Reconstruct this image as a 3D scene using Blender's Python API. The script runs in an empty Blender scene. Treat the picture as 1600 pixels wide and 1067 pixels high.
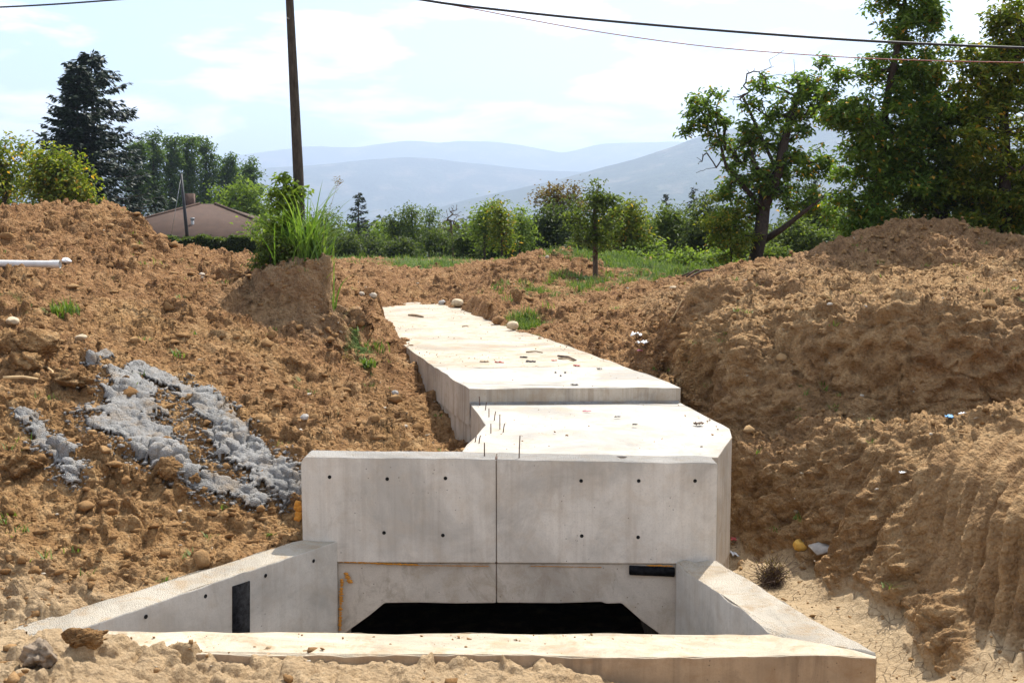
import bpy, math, random
import numpy as np
from mathutils import Vector

R = math.radians
rng = np.random.default_rng(7)
random.seed(7)
scene = bpy.context.scene
col = scene.collection

# ------------------------------------------------------------------ camera
F_PX = 1778.0                      # focal length in pixels of a 1600 px wide frame
PITCH = math.atan(164.5 / F_PX)    # horizon at row 369 of 1067
cam_d = bpy.data.cameras.new('camera')
cam_d.sensor_width = 36.0
cam_d.lens = 36.0 * F_PX / 1600.0
cam_d.clip_start = 0.1
cam_d.clip_end = 60000
cam = bpy.data.objects.new('camera', cam_d)
col.objects.link(cam)
cam.location = (0, 0, 0)
cam.rotation_euler = (math.pi / 2 - PITCH, 0, 0)
scene.camera = cam

# ------------------------------------------------------------------ sky, sun, exposure
SUN_AZ, SUN_EL = R(25), R(57)      # azimuth from +Y (view direction) towards +X
world = bpy.data.worlds.new('World')
scene.world = world
world.use_nodes = True
wt = world.node_tree
wt.nodes.clear()
w_out = wt.nodes.new('ShaderNodeOutputWorld')
w_bg = wt.nodes.new('ShaderNodeBackground')
w_sky = wt.nodes.new('ShaderNodeTexSky')
w_sky.sky_type = 'NISHITA'
w_sky.sun_disc = False
w_sky.sun_elevation = SUN_EL
w_sky.sun_rotation = SUN_AZ
w_sky.altitude = 200
w_sky.air_density = 1.0
w_sky.dust_density = 1.3
w_sky.ozone_density = 2.0
w_bg.inputs['Strength'].default_value = 0.115
# thin fair-weather cloud over the whole sky, laid out on a flat cloud deck
w_tc = wt.nodes.new('ShaderNodeTexCoord')
w_sep = wt.nodes.new('ShaderNodeSeparateXYZ')
wt.links.new(w_tc.outputs['Generated'], w_sep.inputs[0])
def wmath(op, a, b=None):
    n = wt.nodes.new('ShaderNodeMath'); n.operation = op
    for i, v in enumerate((a, b)):
        if v is None: continue
        if isinstance(v, (int, float)): n.inputs[i].default_value = v
        else: wt.links.new(v, n.inputs[i])
    return n.outputs[0]
zc = wmath('ADD', wmath('MAXIMUM', w_sep.outputs[2], 0.0), 0.16)
w_cmb = wt.nodes.new('ShaderNodeCombineXYZ')
wt.links.new(wmath('DIVIDE', w_sep.outputs[0], zc), w_cmb.inputs[0])
wt.links.new(wmath('DIVIDE', w_sep.outputs[1], zc), w_cmb.inputs[1])
w_n = wt.nodes.new('ShaderNodeTexNoise')
w_n.inputs['Scale'].default_value = 1.7
w_n.inputs['Detail'].default_value = 9
w_n.inputs['Roughness'].default_value = 0.56
w_n.inputs['Distortion'].default_value = 0.25
wt.links.new(w_cmb.outputs[0], w_n.inputs['Vector'])
w_r = wt.nodes.new('ShaderNodeValToRGB')
w_r.color_ramp.elements[0].position = 0.475
w_r.color_ramp.elements[1].position = 0.595
w_r.color_ramp.elements[1].color = (0.92, 0.92, 0.92, 1)
w_r.color_ramp.elements[0].color = (0.02, 0.02, 0.02, 1)
wt.links.new(w_n.outputs['Fac'], w_r.inputs[0])
w_mix = wt.nodes.new('ShaderNodeMix')
w_mix.data_type = 'RGBA'
wt.links.new(w_r.outputs[0], w_mix.inputs[0])
wt.links.new(w_sky.outputs[0], w_mix.inputs[6])
w_mix.inputs[7].default_value = (11.6, 11.5, 11.4, 1)
wt.links.new(w_mix.outputs[2], w_bg.inputs['Color'])
wt.links.new(w_bg.outputs[0], w_out.inputs['Surface'])

sun_d = bpy.data.lights.new('sun', 'SUN')
sun_d.energy = 4.4
sun_d.angle = R(0.53)
sun_d.color = (1.0, 0.955, 0.88)
sun = bpy.data.objects.new('sun', sun_d)
col.objects.link(sun)
sdir = Vector((math.sin(SUN_AZ) * math.cos(SUN_EL), math.cos(SUN_AZ) * math.cos(SUN_EL), math.sin(SUN_EL)))
sun.rotation_euler = sdir.to_track_quat('Z', 'Y').to_euler()
sun.location = sdir * 50

scene.view_settings.view_transform = 'Standard'
scene.view_settings.look = 'None'
scene.view_settings.gamma = 1.0
scene.view_settings.exposure = 0.92
scene.view_settings.use_curve_mapping = False
scene.cycles.use_denoising = True
scene.cycles.volume_bounces = 0
scene.cycles.max_bounces = 5
scene.cycles.diffuse_bounces = 3
scene.cycles.transparent_max_bounces = 8

# ------------------------------------------------------------------ helpers
CT, ST = math.cos(PITCH), math.sin(PITCH)
def ray(px, py):
    cx, cy = (px - 800) / F_PX, (533.5 - py) / F_PX
    return np.array((cx, cy * ST + CT, cy * CT - ST))
def P(px, py, d):                  # the point seen at a pixel, d metres forward
    r = ray(px, py)
    return r * (d / r[1])
def Pz(px, py, z):                 # the point seen at a pixel on a level plane
    r = ray(px, py)
    return r * (z / r[2])

def mesh_np(name, V, faces, smooth=False):
    V = np.ascontiguousarray(V, dtype=np.float32)
    faces = [np.asarray(f, dtype=np.int32) for f in (faces if isinstance(faces, list) else [faces])]
    faces = [f for f in faces if len(f)]
    me = bpy.data.meshes.new(name)
    me.vertices.add(len(V))
    me.vertices.foreach_set('co', V.ravel())
    loops = np.concatenate([f.ravel() for f in faces])
    tot = np.concatenate([np.full(len(f), f.shape[1], dtype=np.int32) for f in faces])
    start = np.concatenate(([0], np.cumsum(tot)[:-1])).astype(np.int32)
    me.loops.add(len(loops))
    me.loops.foreach_set('vertex_index', loops)
    me.polygons.add(len(tot))
    me.polygons.foreach_set('loop_start', start)
    me.update(calc_edges=True)
    if smooth:
        me.polygons.foreach_set('use_smooth', np.ones(len(tot), dtype=bool))
    return me

def link(name, data, mat=None, parent=None, loc=None):
    o = bpy.data.objects.new(name, data)
    col.objects.link(o)
    if mat is not None and data is not None:
        data.materials.append(mat)
    if parent is not None: o.parent = parent
    if loc is not None: o.location = loc
    return o
def tag(o, label=None, cat=None, group=None, kind=None):
    for k, v in (('label', label), ('category', cat), ('group', group), ('kind', kind)):
        if v: o[k] = v
    return o
def empty(name, loc):
    return link(name, None, loc=tuple(float(v) for v in loc))

def ico(sub):
    import bmesh
    bm = bmesh.new()
    bmesh.ops.create_icosphere(bm, subdivisions=sub, radius=1.0)
    V = np.array([v.co[:] for v in bm.verts]); F = np.array([[v.index for v in f.verts] for f in bm.faces])
    bm.free()
    return V, F
ICO1, ICO2, ICO3 = ico(1), ico(2), ico(3)

# numpy noise ------------------------------------------------------
def _h(ix, iy, s):
    h = (ix.astype(np.int64) * 374761393 + iy.astype(np.int64) * 668265263 + s * 974711) & 0xffffffff
    h = ((h ^ (h >> 13)) * 1274126177) & 0xffffffff
    h = ((h ^ (h >> 16)) * 2246822519) & 0xffffffff
    return (h ^ (h >> 15)) & 0xffffffff
def vnoise(x, y, s=0):             # gradient noise, about -1..1
    x0, y0 = np.floor(x), np.floor(y)
    fx, fy = x - x0, y - y0
    u = fx * fx * fx * (fx * (fx * 6 - 15) + 10); v = fy * fy * fy * (fy * (fy * 6 - 15) + 10)
    def g(i, j):
        a = _h(x0 + i, y0 + j, s).astype(np.float64) * (2 * np.pi / 4294967296.0)
        return np.cos(a) * (fx - i) + np.sin(a) * (fy - j)
    a = g(0, 0) * (1 - u) + g(1, 0) * u
    b = g(0, 1) * (1 - u) + g(1, 1) * u
    return (a * (1 - v) + b * v) * 1.5
def fbm(x, y, s=0, o=4, gain=0.5):
    t = np.zeros_like(x); a = 1.0; n = 0
    for i in range(o):
        t += a * vnoise(x, y, s + i * 17); n += a
        x, y = x * 2.03 + 11.3, y * 2.03 - 7.1; a *= gain
    return t / n
def worley(x, y, s=0):             # distance to the nearest cell point and that cell's random number
    x0, y0 = np.floor(x), np.floor(y)
    f1 = np.full(x.shape, 9.0, np.float32); cid = np.zeros(x.shape, np.float32)
    for i in (-1, 0, 1):
        for j in (-1, 0, 1):
            h = _h(x0 + i, y0 + j, s)
            d = np.hypot(x0 + i + (h & 0xffff) / 65536.0 - x, y0 + j + ((h >> 16) & 0xffff) / 65536.0 - y)
            n = d < f1
            f1 = np.where(n, d, f1); cid = np.where(n, ((h >> 7) & 0xfff) / 4096.0, cid)
    return f1, cid
def facets(x, y, s, tilt=0.9):     # broken clods: every cell a tilted plate at its own height, sinking to a crevice at its rim
    x, y = x + 0.35 * vnoise(x * 1.7, y * 1.7, s + 60), y + 0.35 * vnoise(x * 1.7, y * 1.7, s + 61)
    x0, y0 = np.floor(x), np.floor(y)
    f1 = np.full(x.shape, 9.0); f2 = np.full(x.shape, 9.0); out = np.zeros(x.shape)
    for i in (-1, 0, 1):
        for j in (-1, 0, 1):
            h = _h(x0 + i, y0 + j, s)
            dx = x - (x0 + i + (h & 0xffff) / 65536.0); dy = y - (y0 + j + ((h >> 16) & 0xffff) / 65536.0)
            d = np.hypot(dx, dy); n = d < f1
            h2 = _h(x0 + i, y0 + j, s + 7)
            c = ((h >> 7) & 0xfff) / 4096.0
            val = 0.25 + c * c + tilt * (((h2 & 0xff) / 255.0 - 0.5) * dx + (((h2 >> 8) & 0xff) / 255.0 - 0.5) * dy)
            f2 = np.where(n, f1, np.minimum(f2, d))
            f1 = np.where(n, d, f1); out = np.where(n, val, out)
    return out * sstep(0.0, 0.30, f2 - f1) ** 0.7
def clods(x, y, s, wid=0.55):      # rounded lumps of uneven height
    f, c = worley(x + 0.25 * vnoise(x * 1.9, y * 1.9, s + 50), y + 0.25 * vnoise(x * 1.9, y * 1.9, s + 51), s)
    return np.sqrt(np.clip(1 - (f / (0.3 + wid * c)) ** 2, 0, 1)) * c
def sstep(a, b, x):
    t = np.clip((x - a) / (b - a), 0, 1)
    return t * t * (3 - 2 * t)
def inpoly(x, y, poly):
    ins = np.zeros(x.shape, bool)
    n = len(poly)
    for i in range(n):
        (x1, y1), (x2, y2) = poly[i], poly[(i + 1) % n]
        c = ((y1 > y) != (y2 > y)) & (x < (x2 - x1) * (y - y1) / (y2 - y1 + 1e-12) + x1)
        ins ^= c
    return ins

# ------------------------------------------------------------------ materials
class Mat:
    def __init__(self, name, rough=0.8, spec=0.3):
        self.m = bpy.data.materials.new(name); self.m.use_nodes = True
        self.t = self.m.node_tree
        self.b = self.t.nodes['Principled BSDF']
        self.b.inputs['Roughness'].default_value = rough
        self.b.inputs['Specular IOR Level'].default_value = spec
        self.tc = self.t.nodes.new('ShaderNodeTexCoord')
    def new(self, k): return self.t.nodes.new(k)
    def put(self, sock, v):
        if isinstance(v, (int, float)): sock.default_value = v
        elif isinstance(v, tuple): sock.default_value = v if len(v) != 3 or sock.type == 'VECTOR' else (*v, 1)
        else: self.t.links.new(v, sock)
    def coord(self, scale=(1, 1, 1), kind='Object', rot=(0, 0, 0)):
        n = self.new('ShaderNodeMapping'); self.t.links.new(self.tc.outputs[kind], n.inputs[0])
        n.inputs['Scale'].default_value = scale; n.inputs['Rotation'].default_value = rot
        return n.outputs[0]
    def noise(self, scale, detail=4, rough=0.55, vec=None, dist=0.0):
        n = self.new('ShaderNodeTexNoise')
        self.t.links.new(vec if vec is not None else self.tc.outputs['Object'], n.inputs['Vector'])
        n.inputs['Scale'].default_value = scale; n.inputs['Detail'].default_value = detail
        n.inputs['Roughness'].default_value = rough; n.inputs['Distortion'].default_value = dist
        return n.outputs['Fac']
    def voro(self, scale, vec=None, feature='F1'):
        n = self.new('ShaderNodeTexVoronoi'); n.feature = feature
        self.t.links.new(vec if vec is not None else self.tc.outputs['Object'], n.inputs['Vector'])
        n.inputs['Scale'].default_value = scale
        return n.outputs['Distance']
    def ramp(self, fac, *stops):
        n = self.new('ShaderNodeValToRGB'); e = n.color_ramp.elements
        while len(e) < len(stops): e.new(0.5)
        for i, (p, c) in enumerate(stops):
            e[i].position = p
            e[i].color = (c, c, c, 1) if isinstance(c, (int, float)) else (*c, 1)
        self.t.links.new(fac, n.inputs[0])
        return n.outputs[0]
    def mix(self, fac, a, b, mode='MIX'):
        n = self.new('ShaderNodeMix'); n.data_type = 'RGBA'; n.blend_type = mode
        self.put(n.inputs[0], fac); self.put(n.inputs[6], a); self.put(n.inputs[7], b)
        return n.outputs[2]
    def math(self, op, a, b=0.0):
        n = self.new('ShaderNodeMath'); n.operation = op
        self.put(n.inputs[0], a); self.put(n.inputs[1], b)
        return n.outputs[0]
    def attr(self, name):
        n = self.new('ShaderNodeAttribute'); n.attribute_name = name
        s = self.new('ShaderNodeSeparateColor'); self.t.links.new(n.outputs['Color'], s.inputs[0])
        return s.outputs[0], s.outputs[1], s.outputs[2]
    def island(self):
        return self.new('ShaderNodeNewGeometry').outputs['Random Per Island']
    def bump(self, h, strength=0.5, dist=0.02, prev=None):
        n = self.new('ShaderNodeBump'); n.inputs['Strength'].default_value = strength
        n.inputs['Distance'].default_value = dist
        self.t.links.new(h, n.inputs['Height'])
        if prev is not None: self.t.links.new(prev, n.inputs['Normal'])
        self.t.links.new(n.outputs[0], self.b.inputs['Normal'])
        return n.outputs[0]
    def color(self, c): self.put(self.b.inputs['Base Color'], c); return self

def simple(name, c, rough=0.8, var=0.25, scale=30.0, bump=0.3, spec=0.3, metal=0.0):
    m = Mat(name, rough, spec)
    n = m.noise(scale, 5, 0.6)
    lo = tuple(v * (1 - var) for v in c); hi = tuple(min(1, v * (1 + var)) for v in c)
    m.color(m.ramp(n, (0.3, lo), (0.7, hi)))
    m.b.inputs['Metallic'].default_value = metal
    if bump: m.bump(m.noise(scale * 3, 4), bump, 0.01)
    return m.m

def soil_material():
    m = Mat('soil', 0.95, 0.12)
    grass, pale, red = m.attr('zone')
    big = m.noise(0.55, 5, 0.6)
    mid = m.noise(4.0, 6, 0.65)
    fine = m.noise(28.0, 6, 0.7)
    base = m.ramp(mid, (0.30, (0.205, 0.106, 0.040)), (0.5, (0.395, 0.228, 0.095)), (0.70, (0.56, 0.365, 0.178)))
    rd = m.ramp(mid, (0.30, (0.15, 0.070, 0.029)), (0.5, (0.305, 0.162, 0.068)), (0.72, (0.48, 0.285, 0.135)))
    c = m.mix(m.ramp(m.math('ADD', red, m.math('MULTIPLY', m.math('SUBTRACT', big, 0.5), 2.4)), (0.2, 0.0), (0.8, 1.0)), base, rd)
    c = m.mix(m.ramp(fine, (0.35, 0.6), (0.6, 0.0)), c, m.mix(0.75, c, (0.10, 0.05, 0.024)))
    c = m.mix(m.math('MULTIPLY', pale, m.ramp(big, (0.3, 0.75), (0.6, 1.0))), c,
              m.ramp(fine, (0.3, (0.43, 0.305, 0.17)), (0.7, (0.60, 0.46, 0.29))))
    # light stone chips
    chips = m.ramp(m.voro(26.0), (0.10, 1.0), (0.17, 0.0))
    few = m.ramp(m.noise(9.0, 3, 0.5), (0.56, 0.0), (0.62, 1.0))
    c = m.mix(m.math('MULTIPLY', m.math('MULTIPLY', chips, few), 0.7), c, (0.50, 0.42, 0.32))
    # shrinkage cracks where the mud has dried pale
    wv = m.new('ShaderNodeVectorMath'); wv.operation = 'ADD'
    m.t.links.new(m.tc.outputs['Object'], wv.inputs[0])
    nz = m.new('ShaderNodeTexNoise'); nz.inputs['Scale'].default_value = 6.0
    sc = m.new('ShaderNodeVectorMath'); sc.operation = 'SCALE'; sc.inputs['Scale'].default_value = 0.10
    m.t.links.new(nz.outputs['Color'], sc.inputs[0]); m.t.links.new(sc.outputs[0], wv.inputs[1])
    cr = m.ramp(m.voro(9.5, wv.outputs[0], 'DISTANCE_TO_EDGE'), (0.0, 1.0), (0.035, 0.0))
    crk = m.math('MULTIPLY', m.math('MULTIPLY', cr, m.ramp(pale, (0.8, 0.0), (0.97, 1.0))), m.ramp(m.noise(1.7, 3), (0.42, 0.0), (0.58, 1.0)))
    c = m.mix(m.math('MULTIPLY', crk, 0.5), c, (0.18, 0.11, 0.055))
    # turf
    gcol = m.ramp(m.noise(7.0, 6, 0.65), (0.3, (0.055, 0.085, 0.02)), (0.55, (0.10, 0.145, 0.035)), (0.75, (0.20, 0.19, 0.075)))
    gm = m.ramp(m.math('ADD', grass, m.math('MULTIPLY', m.math('SUBTRACT', m.noise(3.0, 6, 0.7), 0.5), 1.5)), (0.42, 0.0), (0.62, 1.0))
    c = m.mix(gm, c, gcol)
    m.color(c)
    h = m.math('ADD', m.noise(14.0, 8, 0.72), m.math('MULTIPLY', m.noise(70.0, 5, 0.7), 0.35))
    h = m.math('SUBTRACT', h, m.math('MULTIPLY', crk, 0.6))
    vw = m.new('ShaderNodeVectorMath'); vw.operation = 'ADD'
    m.t.links.new(m.tc.outputs['Object'], vw.inputs[0]); m.t.links.new(sc.outputs[0], vw.inputs[1])
    rough_m = m.ramp(pale, (0.55, 1.0), (0.95, 0.12))
    cl = m.math('ADD', m.math('MULTIPLY', m.voro(15.0, vw.outputs[0]), 0.9), m.math('MULTIPLY', m.voro(34.0, vw.outputs[0]), 0.5))
    h = m.math('SUBTRACT', h, m.math('MULTIPLY', cl, rough_m))
    m.bump(h, 1.0, 0.055)
    return m.m

def concrete(name, c, stain=(0.40, 0.29, 0.17), stain_amt=0.35, dark_amt=0.5, streaks=0.0, bumps=0.35, grain=0.0):
    m = Mat(name, 0.88, 0.25)
    big = m.noise(0.8, 7, 0.62, dist=0.6)
    mid = m.noise(3.4, 8, 0.68, dist=0.5)
    fine = m.noise(60.0, 5, 0.6)
    lo = tuple(v * 0.74 for v in c); hi = tuple(min(0.9, v * 1.16) for v in c)
    k = m.ramp(big, (0.36, lo), (0.5, c), (0.64, hi))
    k = m.mix(m.math('MULTIPLY', m.ramp(mid, (0.48, 0.0), (0.66, 1.0)), stain_amt), k, stain)
    k = m.mix(m.math('MULTIPLY', m.ramp(m.noise(2.0, 9, 0.72, dist=1.2), (0.56, 0.0), (0.70, 1.0)), dark_amt), k, tuple(v * 0.45 for v in c))
    k = m.mix(m.math('MULTIPLY', m.ramp(m.noise(1.3, 9, 0.75, m.coord((1.6, 1.6, 0.7)), 1.0), (0.57, 0.0), (0.63, 1.0)), dark_amt * 0.6), k, tuple(v * 0.62 for v in stain))
    k = m.mix(m.math('MULTIPLY', m.ramp(fine, (0.3, 1.0), (0.5, 0.0)), 0.3), k, tuple(v * 0.6 for v in c))
    # pinholes and dirt specks
    spk = m.math('MULTIPLY', m.ramp(m.voro(13.0), (0.05, 1.0), (0.11, 0.0)), m.ramp(m.noise(2.2, 3), (0.50, 0.0), (0.56, 1.0)))
    k = m.mix(m.math('MULTIPLY', spk, 0.75), k, (0.07, 0.055, 0.045))
    # scratch-like trowel and board marks
    scr = m.ramp(m.noise(1.0, 6, 0.7, m.coord((1.2, 1.2, 26.0), rot=(0.05, 0.1, 0))), (0.60, 0.0), (0.72, 1.0))
    k = m.mix(m.math('MULTIPLY', scr, 0.18), k, tuple(v * 0.6 for v in c))
    if streaks:
        s = m.ramp(m.noise(1.0, 5, 0.65, m.coord((14, 14, 0.6))), (0.48, 0.0), (0.72, 1.0))
        k = m.mix(m.math('MULTIPLY', s, streaks), k, (0.27, 0.185, 0.11))
        s2 = m.ramp(m.noise(0.6, 4, 0.6, m.coord((9, 9, 0.35))), (0.55, 0.0), (0.7, 1.0))
        k = m.mix(m.math('MULTIPLY', s2, streaks * 0.9), k, (0.17, 0.13, 0.09))
    h = m.math('ADD', m.noise(9.0, 7, 0.65), m.math('MULTIPLY', m.noise(90.0, 4), 0.3))
    if grain:
        gr = m.voro(80.0)
        k = m.mix(m.math('MULTIPLY', m.ramp(gr, (0.25, 0.0), (0.6, 1.0)), grain), k, tuple(v * 0.4 for v in c))
        h = m.math('SUBTRACT', h, m.math('MULTIPLY', gr, 1.2))
    m.color(k)
    m.bump(m.math('SUBTRACT', h, m.math('MULTIPLY', spk, 0.5)), bumps, 0.02)
    return m.m

def leaf_material(name, c1, c2, c3, trans=0.32, accent=None):
    m = Mat(name, 0.55, 0.22)
    r = m.island()
    c = m.ramp(r, (0.0, c1), (0.5, c2), (1.0, c3))
    if accent:
        c = m.mix(m.ramp(m.math('FRACT', m.math('MULTIPLY', r, 17.31)), (0.955, 0.0), (0.97, 1.0)), c, accent)
    c = m.mix(m.math('MULTIPLY', m.noise(1.2, 3), 0.5), c, m.mix(1.0, c, (0.55, 0.6, 0.5), 'MULTIPLY'))
    m.color(c)
    tr = m.new('ShaderNodeBsdfTranslucent')
    tc = m.mix(1.0, c, (1.3, 1.35, 0.55), 'MULTIPLY')
    m.t.links.new(tc, tr.inputs['Color'])
    ms = m.new('ShaderNodeMixShader'); ms.inputs[0].default_value = trans
    out = m.t.nodes['Material Output']
    m.t.links.new(m.b.outputs[0], ms.inputs[1]); m.t.links.new(tr.outputs[0], ms.inputs[2])
    m.t.links.new(ms.outputs[0], out.inputs['Surface'])
    return m.m

def bark_material(name, c):
    m = Mat(name, 0.95, 0.1)
    v = m.coord((9, 9, 2.2))
    n = m.noise(2.0, 6, 0.7, v)
    m.color(m.ramp(n, (0.3, tuple(x * 0.45 for x in c)), (0.6, c), (0.8, tuple(min(1, x * 1.5) for x in c))))
    m.bump(n, 0.8, 0.04)
    return m.m

M = {}
M['soil'] = soil_material()
M['conc_top'] = concrete('sunbleached_concrete', (0.44, 0.405, 0.345), stain=(0.42, 0.33, 0.225), stain_amt=0.55, dark_amt=0.35)
M['conc_old'] = concrete('dusty_concrete', (0.42, 0.365, 0.28), stain=(0.36, 0.245, 0.14), stain_amt=0.75, dark_amt=0.4)
M['conc_side'] = concrete('board_marked_concrete', (0.46, 0.40, 0.32), stain=(0.36, 0.26, 0.16), stain_amt=0.5, dark_amt=0.4, streaks=0.55)
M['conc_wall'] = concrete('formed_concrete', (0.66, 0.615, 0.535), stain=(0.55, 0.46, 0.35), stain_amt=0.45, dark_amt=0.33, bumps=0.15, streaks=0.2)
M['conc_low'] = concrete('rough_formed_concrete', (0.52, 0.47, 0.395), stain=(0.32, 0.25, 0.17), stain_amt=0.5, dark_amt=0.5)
M['conc_cap'] = concrete('muddy_concrete', (0.48, 0.405, 0.295), stain=(0.36, 0.25, 0.14), stain_amt=0.8, dark_amt=0.4, bumps=0.8)
M['conc_mud'] = concrete('mud_streaked_concrete', (0.42, 0.31, 0.20), stain=(0.30, 0.19, 0.10), stain_amt=0.7, dark_amt=0.5, streaks=0.55)
M['conc_wing'] = concrete('grey_formed_concrete', (0.56, 0.53, 0.465), stain=(0.44, 0.37, 0.28), stain_amt=0.4, dark_amt=0.3, bumps=0.2, streaks=0.15)
M['wing_cap'] = concrete('gritty_concrete_cap', (0.46, 0.405, 0.32), stain=(0.38, 0.27, 0.155), stain_amt=0.8, dark_amt=0.4, bumps=0.7, grain=0.08)
M['spill'] = concrete('spilled_grout', (0.34, 0.325, 0.30), stain=(0.33, 0.23, 0.13), stain_amt=0.75, dark_amt=0.2, bumps=0.9, grain=0.15)
M['rim'] = concrete('broken_concrete_rim', (0.52, 0.485, 0.43), stain=(0.42, 0.32, 0.21), stain_amt=0.5, dark_amt=0.3, bumps=1.0, grain=0.35)
M['tunnel'] = concrete('shade_dark_concrete', (0.07, 0.06, 0.05))  # shade of the deep opening put into the concrete's colour
M['clod'] = simple('dry_clod', (0.33, 0.195, 0.085), 0.95, 0.45, 12.0, 1.0, 0.1)
M['clod_red'] = simple('red_clod', (0.27, 0.15, 0.068), 0.95, 0.4, 12.0, 1.0, 0.1)
M['stone'] = simple('tan_stone', (0.50, 0.39, 0.25), 0.85, 0.25, 8.0, 0.5)
M['stone_grey'] = simple('grey_stone', (0.38, 0.35, 0.31), 0.85, 0.25, 8.0, 0.5)
M['stone_pale'] = simple('pale_stone', (0.44, 0.37, 0.28), 0.85, 0.2, 8.0, 0.5)
M['foam'] = simple('orange_foam', (0.55, 0.24, 0.035), 0.8, 0.25, 40.0, 0.8)
M['foam_y'] = simple('yellow_foam', (0.72, 0.43, 0.09), 0.8, 0.15, 20.0, 0.4)
M['black'] = simple('black_bitumen', (0.012, 0.012, 0.013), 1.0, 0.8, 25.0, 0.6, 0.05)
M['dark'] = simple('dark_rag', (0.035, 0.03, 0.03), 0.85, 0.4, 40.0, 0.5)
M['rust'] = simple('rusty_steel', (0.10, 0.055, 0.035), 0.8, 0.5, 60.0, 0.5)
M['wood'] = simple('weathered_wood', (0.30, 0.22, 0.14), 0.9, 0.35, 20.0, 0.6)
M['wood_y'] = simple('fresh_wood', (0.50, 0.34, 0.17), 0.85, 0.25, 20.0, 0.4)
M['wood_d'] = simple('dark_twig', (0.10, 0.065, 0.045), 0.9, 0.4, 20.0, 0.4)
M['white'] = simple('white_plastic', (0.74, 0.74, 0.72), 0.45, 0.08, 12.0, 0.1)
M['pvc'] = simple('dirty_white_pvc', (0.62, 0.60, 0.56), 0.5, 0.15, 4.0, 0.1)
M['red'] = simple('faded_red_plastic', (0.50, 0.10, 0.09), 0.6, 0.2, 30.0, 0.1)
M['pink'] = simple('pink_plastic', (0.65, 0.22, 0.26), 0.6, 0.2, 30.0, 0.1)
M['blue'] = simple('blue_plastic', (0.12, 0.30, 0.52), 0.5, 0.2, 30.0, 0.1)
M['hole_shade'] = simple('tie_hole_shade', (0.012, 0.011, 0.010), 0.95, 0.3, 30.0, 0.0)  # shade inside the tie holes, painted as black discs
M['pole'] = bark_material('weathered_pole', (0.085, 0.068, 0.052))
M['cable'] = simple('black_cable', (0.02, 0.02, 0.022), 0.5, 0.2, 20.0, 0.0)
M['cable_r'] = simple('red_cable', (0.28, 0.07, 0.05), 0.5, 0.2, 20.0, 0.0)
M['roof'] = simple('brown_roof_tiles', (0.080, 0.047, 0.032), 0.9, 0.18, 1.6, 0.2)
M['plaster'] = simple('house_plaster', (0.62, 0.55, 0.45), 0.9, 0.1, 2.0, 0.1)
M['brick'] = simple('chimney_brick', (0.12, 0.075, 0.055), 0.9, 0.25, 6.0, 0.4)
M['metal'] = simple('grey_metal', (0.32, 0.31, 0.30), 0.5, 0.2, 12.0, 0.1, metal=0.4)
M['bark'] = bark_material('dark_bark', (0.075, 0.055, 0.042))
M['bark2'] = bark_material('brown_bark', (0.13, 0.09, 0.06))
M['leaf_walnut'] = leaf_material('walnut_leaf', (0.071, 0.126, 0.021), (0.121, 0.198, 0.033), (0.206, 0.282, 0.054), 0.48, (0.568, 0.314, 0.050))
M['leaf_yellow'] = leaf_material('yellowing_leaf', (0.092, 0.135, 0.018), (0.166, 0.214, 0.028), (0.299, 0.287, 0.045), 0.48, (0.565, 0.318, 0.050))
M['leaf_light'] = leaf_material('light_green_leaf', (0.104, 0.162, 0.030), (0.161, 0.231, 0.044), (0.246, 0.309, 0.069), 0.48)
M['leaf_mid'] = leaf_material('mid_green_leaf', (0.071, 0.106, 0.025), (0.113, 0.158, 0.037), (0.178, 0.218, 0.054), 0.48)
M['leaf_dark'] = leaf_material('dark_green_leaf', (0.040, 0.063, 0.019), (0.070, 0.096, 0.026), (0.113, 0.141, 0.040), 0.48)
M['leaf_poplar'] = leaf_material('poplar_leaf', (0.056, 0.099, 0.027), (0.085, 0.137, 0.038), (0.141, 0.192, 0.058), 0.48)
M['leaf_rust'] = leaf_material('rusty_leaf', (0.113, 0.077, 0.030), (0.189, 0.111, 0.044), (0.169, 0.146, 0.041), 0.48)
M['needle'] = leaf_material('spruce_needle', (0.010, 0.020, 0.011), (0.017, 0.031, 0.016), (0.032, 0.050, 0.024), 0.10)
M['grass'] = leaf_material('grass_blade', (0.075, 0.135, 0.022), (0.125, 0.20, 0.035), (0.24, 0.28, 0.075), 0.35)
M['reed'] = leaf_material('reed_blade', (0.075, 0.145, 0.025), (0.13, 0.225, 0.04), (0.24, 0.33, 0.085), 0.38)
M['dry'] = leaf_material('dry_straw', (0.20, 0.14, 0.075), (0.28, 0.20, 0.11), (0.38, 0.29, 0.17), 0.2)

# ------------------------------------------------------------------ plan of the culvert (metres, camera at the origin)
Z_LOW, Z_UP = -2.32, -2.10          # tops of the two roof slabs
Y_HEAD = 11.8
L_IN0, L_IN1 = np.array((-1.87, 11.8)), np.array((-3.62, 9.20))     # left wing wall, inner top line
R_IN0, R_IN1 = np.array((1.74, 11.8)), np.array((2.26, 9.62))       # right wing wall, inner top line
L_OUT0, L_OUT1 = np.array((-2.22, 11.95)), np.array((-4.35, 9.00))
R_OUT0, R_OUT1 = np.array((2.16, 11.75)), np.array((3.02, 9.14))
F_NEAR_L, F_NEAR_R = np.array((-4.45, 8.62)), np.array((2.98, 9.05))
low_left = [(-0.56, 12.2), (-0.50, 12.6), (-0.32, 13.9), (-0.58, 15.66)]
low_right = [(2.36, 15.84), (2.66, 13.75), (2.58, 13.2), (2.24, 12.2)]
up_left = [(-0.60, 15.60), (-1.22, 18.1), (-2.71, 24.7), (-4.05, 31.6), (-4.75, 36.5)]
up_right = [(2.36, 15.80), (1.83, 18.35), (0.80, 23.2), (-0.12, 26.5), (-1.25, 32.8), (-1.95, 37.0)]

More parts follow.
